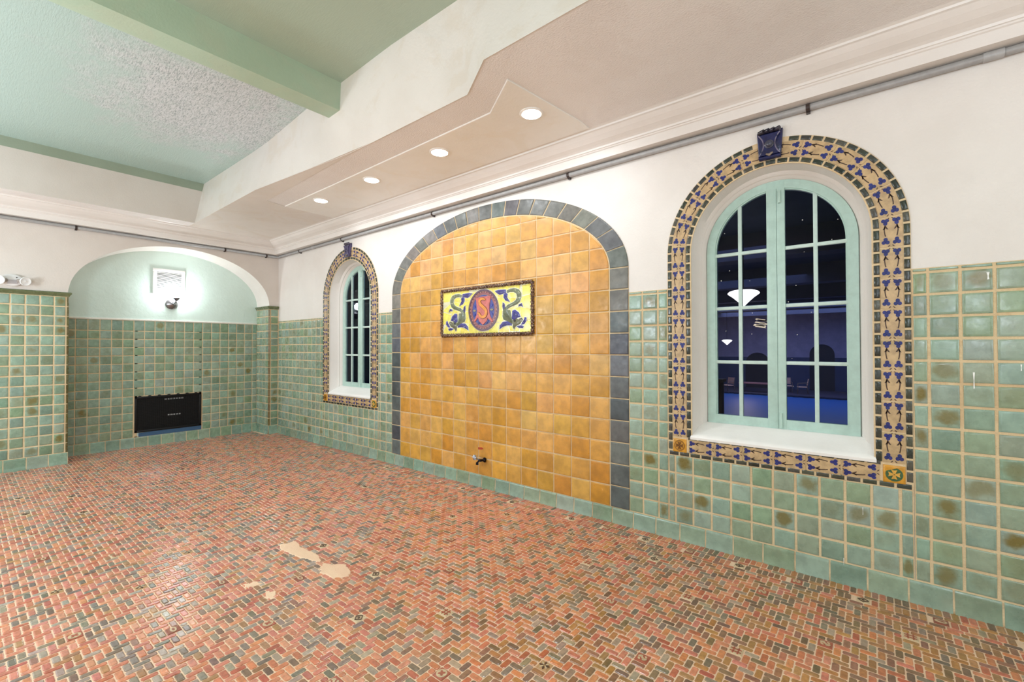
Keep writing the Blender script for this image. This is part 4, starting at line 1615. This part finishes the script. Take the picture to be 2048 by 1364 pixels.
# ------------------------------------------------------------------ downlights
names = ['recessed round ceiling downlight furthest from the corner, the largest looking of the four',
         'recessed round ceiling downlight, second from the big one and nearer the camera',
         'recessed round ceiling downlight, third along the row towards the corner',
         'recessed round ceiling downlight nearest the far corner, the smallest looking']
proto = None
for k, (x, y) in enumerate(DOWN[::-1]):
    root = thing('downlight', names[k], 'ceiling light', (x, y, ZS - 0.010), 'recessed downlights in the soffit')
    if proto is None:
        m = MB()
        m.lathe([(0.092, 0.0), (0.092, -0.004), (0.086, -0.008), (0.076, -0.009), (0.073, -0.004)], (0, 0, 0), (0, 0, 1), (1, 0, 0), (0, 1, 0), (246, 242, 236), 0, 40)
        t_ = m.build('trim_ring', M_PAINT, None, 'auto')
        m = MB()
        m.lathe([(0.074, -0.003), (0.074, -0.0085), (0.05, -0.0092), (0.01, -0.0095)], (0, 0, 0), (0, 0, 1), (1, 0, 0), (0, 1, 0), (255, 250, 240), 0, 40)
        l_ = m.build('lens', M_GLOW, None, 'auto')
        t_.parent = root; l_.parent = root
        proto = (t_, l_)
    else:
        for q in proto:
            c_ = q.copy()
            COL.objects.link(c_)
            c_.parent = root

# ------------------------------------------------------------------ wall sconce in the recess
SY, SZ = -1.42, 2.182
root = thing('wall_sconce', 'glowing white globe sconce on a chrome arm inside the arched recess', 'wall light', (XB, SY, SZ))
m = MB()
m.lathe([(0.082, 0.0), (0.082, 0.012), (0.074, 0.022), (0.060, 0.034), (0.040, 0.050), (0.022, 0.060)], (XB, SY, SZ), (1, 0, 0), (0, 1, 0), (0, 0, 1), (150, 146, 148), 0, 32)
m.build('backplate', M_STEEL, root, 'auto')
m = MB()
m.tube([(XB + 0.055, SY, SZ), (XB + 0.10, SY + 0.012, SZ + 0.005), (XB + 0.135, SY + 0.025, SZ + 0.03), (XB + 0.14, SY + 0.03, SZ + 0.055)], [0.012, 0.012, 0.013, 0.014], (150, 148, 152), 0, 14)
m.lathe([(0.016, 0.0), (0.022, 0.012), (0.040, 0.030), (0.046, 0.044), (0.046, 0.05)], (XB + 0.14, SY + 0.03, SZ + 0.045), (0, 0, 1), (1, 0, 0), (0, 1, 0), (140, 140, 150), 0, 28)
m.build('arm', M_STEEL, root, 'auto')
m = MB()
pr_ = [(0.040, 0.0)] + [(0.085 * math.sin(a), 0.075 - 0.085 * math.cos(a)) for a in [0.55 + (PI - 0.6) * q / 14 for q in range(15)]]
m.lathe(pr_, (XB + 0.14, SY + 0.03, SZ + 0.094), (0, 0, 1), (1, 0, 0), (0, 1, 0), (255, 252, 245), 0, 32)
go = m.build('globe', M_GLOBE, root, True)
go.visible_shadow = True

# ------------------------------------------------------------------ white vent grille
VY0, VY1, VZ0, VZ1 = -1.662, -1.247, 2.335, 2.728
root = thing('vent_grille', 'white louvred vent grille on the pale green recess wall above the sconce', 'vent', (XB, (VY0 + VY1) / 2, VZ0))
m = MB()
s0, s1, t0, t1 = -1.612, -1.293, 2.415, 2.676
wht = (238, 236, 230)
for p in (rect(VY0, VY1, t1, VZ1), rect(VY0, VY1, VZ0, t0), rect(VY0, s0, t0, t1), rect(s1, VY1, t0, t1)):
    m.prism(p, FB, 0.0, 0.022, wht, 0, 0.003)
m.build('vent_frame', M_PAINT, root, 'auto')
m = MB()
m.prism(rect(s0, s1, t0, t1), FB, 0.0005, 0.003, (22, 22, 24))
m.build('duct_shadow_gap', M_PAINT, root)
nl = 12
for k in range(nl):
    z = t0 + (t1 - t0) * (k + 0.5) / nl
    if k == nl // 2:
        pass
    m = MB()
    hh = (t1 - t0) / nl * 0.5
    m.add([FB(s0, z - hh * 0.75, 0.006), FB(s1, z - hh * 0.75, 0.006), FB(s1, z - hh * 0.9, 0.020), FB(s0, z - hh * 0.9, 0.020),
           FB(s0, z + hh * 0.40, 0.006), FB(s1, z + hh * 0.40, 0.006), FB(s1, z + hh * 0.10, 0.018), FB(s0, z + hh * 0.10, 0.018)],
          [(0, 1, 2, 3), (3, 2, 6, 7), (7, 6, 5, 4), (0, 3, 7, 4), (1, 5, 6, 2)], wht)
    m.build('louvre_slat', M_PAINT, root)

# ------------------------------------------------------------------ black heater grille set in the tiles
root = thing('heater_grille', 'black iron mesh heater grille set low in the green tiles of the recess', 'heater', (XB, (HX0 + HX1) / 2, HZ0))
m = MB()
m.box(XB - 0.26, XB - 0.25, HX0, HX1, HZ0, HZ1)
m.box(XB - 0.26, XB + 0.003, HX0 - 0.002, HX0 + 0.008, HZ0, HZ1)
m.box(XB - 0.26, XB + 0.003, HX1 - 0.008, HX1 + 0.002, HZ0, HZ1)
m.box(XB - 0.26, XB + 0.003, HX0, HX1, HZ1 - 0.008, HZ1)
m.box(XB - 0.012, XB + 0.001, HX0 + 0.012, HX1 - 0.012, HZ0 + 0.07, HZ1 - 0.012)
m.build('firebox', M_BLACK, root)
m = MB()
for p in (rect(HX0, HX1, HZ1 - 0.03, HZ1), rect(HX0, HX1, 0.215, 0.245), rect(HX0, HX0 + 0.03, 0.215, HZ1), rect(HX1 - 0.03, HX1, 0.215, HZ1)):
    m.prism(p, FB, 0.002, 0.022, (10, 10, 11), 0, 0.004)
for k in range(7):
    u = HX0 + 0.06 + k * 0.12
    m.prism(blob(u, HZ1, 0.022, 0.012, 0, 8), FB, 0.004, 0.018, (10, 10, 11))
m.build('grille_frame', M_BLACK, root, 'auto')
m = MB()
k = HX0 + 0.045
while k < HX1 - 0.03:
    m.tube([FB(k, 0.235, 0.014), FB(k, HZ1 - 0.02, 0.014)], 0.0022, (10, 10, 11), 0, 6)
    k += 0.024
k = 0.262
while k < HZ1 - 0.03:
    m.tube([FB(HX0 + 0.02, k, 0.016), FB(HX1 - 0.02, k, 0.016)], 0.0022, (10, 10, 11), 0, 6)
    k += 0.024
m.build('wire_mesh', M_BLACK, root)
for zc, y0, n in ((0.690, -1.50, 7), (0.440, -1.46, 5)):
    m = MB()
    for q in range(n):
        m.prism(rect(y0 + q * 0.036, y0 + 0.026 + q * 0.036, zc - 0.010, zc + 0.010), FB, 0.0035, 0.006, (190, 190, 188))
    m.build('burner_slot', M_PAINT, root)
m = MB()
m.prism([(HX0 + 0.05, 0.150), (HX1 + 0.004, 0.150), (HX1 + 0.004, 0.236), (HX1 - 0.11, 0.236), (HX0 + 0.05, 0.205)], FB, 0.003, 0.010, (58, 92, 124))
to = m.build('drip_tray', M_PAINT, root)
to['label'] = 'dull blue metal strip under the grille'

# ------------------------------------------------------------------ emergency light on the far wall
EY, EZ = -3.135, 2.318
root = thing('emergency_light', 'white twin-head emergency light above the capped green tiles at far left', 'emergency light', (XF, EY, EZ))
m = MB()
body = [(EY + 0.085 * math.copysign(abs(math.cos(2 * PI * k / 36)) ** 0.8, math.cos(2 * PI * k / 36)), EZ + 0.070 * math.copysign(abs(math.sin(2 * PI * k / 36)) ** 0.8, math.sin(2 * PI * k / 36))) for k in range(36)]
m.prism(body, FW, 0.0, 0.05, (226, 222, 218), 0, 0.018)
m.prism([(EY - 0.045, EZ - 0.045), (EY + 0.05, EZ - 0.045), (EY + 0.035, EZ + 0.005), (EY - 0.03, EZ + 0.005)], FW, 0.045, 0.056, (180, 172, 172), 0, 0.004)
m.prism(blob(EY + 0.038, EZ + 0.034, 0.007, 0.007, 0, 8), FW, 0.046, 0.053, (70, 64, 62))
m.build('lamp_body', M_PAINT, root, 'auto')
for sx in (-1, 1):
    m = MB()
    m.tube([FW(EY + sx * 0.05, EZ - 0.005, 0.045), FW(EY + sx * 0.075, EZ - 0.004, 0.07)], 0.022, (160, 148, 140), 0, 14)
    hb = Vector(FW(EY + sx * 0.092, EZ - 0.004, 0.062))
    ax = Vector((0.75, 0.35 * sx if sx > 0 else -0.35, -0.15)).normalized()
    e1 = ax.cross(Vector((0, 0, 1))).normalized()
    e2 = e1.cross(ax)
    m.lathe([(0.022, 0.0), (0.044, 0.012), (0.052, 0.028), (0.054, 0.040), (0.050, 0.044), (0.040, 0.040), (0.016, 0.036), (0.004, 0.042)], hb, ax, e1, e2, (244, 242, 240), 0, 28)
    m.build('lamp_head', M_PAINT, root, 'auto')

# ------------------------------------------------------------------ the dim pool hall beyond the glass
HF = -1.35
HXa, HXb, HY0, HY1, HZT = -20.0, 9.0, 0.32, 31.0, 3.9
h = MB()
h.add([(HXa, HY0, HF), (HXb, HY0, HF), (HXb, HY1, HF), (HXa, HY1, HF)], [(0, 1, 2, 3)], (64, 60, 84))
struct(h.build('floor_hall', M_HALL))
h = MB()
h.add([(HXa, HY1, HF - 0.5), (HXb, HY1, HF - 0.5), (HXb, HY1, 0.75), (HXa, HY1, 0.75)], [(0, 1, 2, 3)], (44, 62, 104))
h.add([(HXa, HY1, 0.75), (HXb, HY1, 0.75), (HXb, HY1, HZT), (HXa, HY1, HZT)], [(0, 1, 2, 3)], (150, 146, 178))
for ax_, w_, ht in ((-10.2, 0.62, 2.35), (-6.2, 0.75, 2.4), (-2.55, 0.66, 2.95), (1.4, 0.7, 2.8)):
    pts = [(ax_ - w_, HF)] + arc(ax_, HF + ht - w_, w_, w_, PI, 0, 20) + [(ax_ + w_, HF)]
    h.add([(a, HY1 - 0.02, b) for a, b in pts], [tuple(range(len(pts)))], (16, 22, 48))
struct(h.build('wall_hall', M_HALL))
h = MB()
h.add([(HXa, HY0, HF), (HXa, HY1, HF), (HXa, HY1, HZT), (HXa, HY0, HZT)], [(0, 1, 2, 3)], (60, 66, 100))
h.add([(HXb, HY0, HF), (HXb, HY1, HF), (HXb, HY1, HZT), (HXb, HY0, HZT)], [(0, 1, 2, 3)], (60, 66, 100))
h.add([(HXa, HY0 - 0.02, HF - 0.5), (HXb, HY0 - 0.02, HF - 0.5), (HXb, HY0 - 0.02, 0.6), (HXa, HY0 - 0.02, 0.6)], [(0, 1, 2, 3)], (60, 66, 100))
struct(h.build('wall_hall_side', M_HALL))
h = MB()
h.add([(HXa, 0.02, HZT), (HXb, 0.02, HZT), (HXb, HY1, HZT), (HXa, HY1, HZT)], [(3, 2, 1, 0)], (70, 74, 96))
for yb in (7, 12, 17, 22, 27):
    h.box(HXa, HXb, yb, yb + 0.5, HZT - 0.55, HZT, (96, 94, 112))
struct(h.build('ceiling_hall', M_HALL))
h = MB()
h.add([(-15, 1.2, HF + 0.012), (5.5, 1.2, HF + 0.012), (5.5, 25.6, HF + 0.012), (-15, 25.6, HF + 0.012)], [(0, 1, 2, 3)])
h = h.build('pool_water', M_WATER)
h['kind'] = 'structure'
h = MB()
h.box(-15.2, 5.7, 25.6, 26.0, HF, HF + 0.10, (40, 40, 62))
x = -15
while x < 5.4:
    h.box(x, x + 0.25, 25.52, 25.62, HF + 0.01, HF + 0.08, (24, 30, 60))
    x += 0.5
struct(h.build('trim_3', M_HALL))


def pendant(label, loc, s):
    root = thing('pendant_lamp', label, 'pendant lamp', loc, 'pendant lamps beyond the window')
    x, y, z = loc
    m = MB()
    m.lathe([(0.02, -0.20 * s), (0.10 * s, -0.115 * s), (0.19 * s, -0.03 * s), (0.278 * s, 0.035 * s), (0.282 * s, 0.055 * s), (0.25 * s, 0.085 * s), (0.19 * s, 0.105 * s), (0.03, 0.115 * s)], loc, (0, 0, 1), (1, 0, 0), (0, 1, 0), (255, 246, 232), 0, 36)
    m.build('shade', M_SHADE, root, 'auto')
    m = MB()
    m.tube([(x, y, z + 0.11 * s), (x, y, HZT)], 0.008, (40, 38, 36), 0, 8)
    m.build('rod', M_BLACK, root)


pendant('large glowing white pendant lamp seen through the upper left panes', (-1.978, 6.165, 2.49), 1.0)
pendant('tiny far glowing white pendant lamp seen through the lower left panes', (-6.87, 25.62, 1.78), 1.0)
h = MB()
h.box(-2.11, -1.97, 4.45, 4.6, HF, 0.93, (104, 78, 62))
h.box(-2.14, -1.94, 4.42, 4.63, 0.90, 0.95, (104, 78, 62))
po = h.build('wooden_post', M_HALL)
tag(po, 'brown post standing in the dark hall behind the lower left pane', 'post')


def chair(label, loc, rz):
    root = thing('pool_chair', label, 'chair', loc, 'chairs on the far pool deck')
    root.rotation_euler = (0, 0, rz)
    pk, mt = (216, 176, 160), (90, 80, 84)

    def bld(m, nm):
        o = m.build(nm, M_HALL)
        o.parent = root
        return o
    m = MB(); m.box(-0.25, 0.25, -0.25, 0.25, 0.40, 0.44, pk); bld(m, 'seat')
    m = MB()
    for k in range(6):
        z = 0.52 + k * 0.065
        m.box(-0.25, 0.25, 0.24 + k * 0.012, 0.27 + k * 0.012, z, z + 0.045, pk)
    bld(m, 'backrest')
    for sx in (-1, 1):
        m = MB(); m.tube([(sx * 0.26, -0.24, 0.0), (sx * 0.26, -0.22, 0.62)], 0.016, mt, 0, 8); bld(m, 'leg')
        m = MB(); m.tube([(sx * 0.26, 0.30, 0.0), (sx * 0.26, 0.24, 0.45), (sx * 0.26, 0.33, 0.92)], 0.016, mt, 0, 8); bld(m, 'leg')
        m = MB(); m.tube([(sx * 0.26, -0.22, 0.62), (sx * 0.26, 0.27, 0.66)], 0.018, mt, 0, 8); bld(m, 'armrest')


chair('pale slatted chair on the pool deck seen through the bottom left pane', (-7.1, 26.6, HF), -0.6)
chair('pale chair facing away behind the table, seen through the bottom right panes', (-4.15, 28.4, HF), 0.3)
chair('pale chair turned sideways on the deck, rightmost seen through the window', (-3.3, 27.9, HF), -1.4)
root = thing('pool_table', 'low pink-topped table on the deck between the pale chairs beyond the window', 'table', (-5.6, 27.6, HF))
m = MB(); m.box(-6.6, -4.7, 27.2, 28.0, HF + 0.52, HF + 0.58, (150, 104, 108)); m.build('table_top', M_HALL, root)
for a in (-6.45, -4.85):
    for b in (27.3, 27.9):
        m = MB(); m.tube([(a, b, HF), (a, b, HF + 0.53)], 0.025, (90, 70, 76), 0, 8); m.build('leg', M_HALL, root)
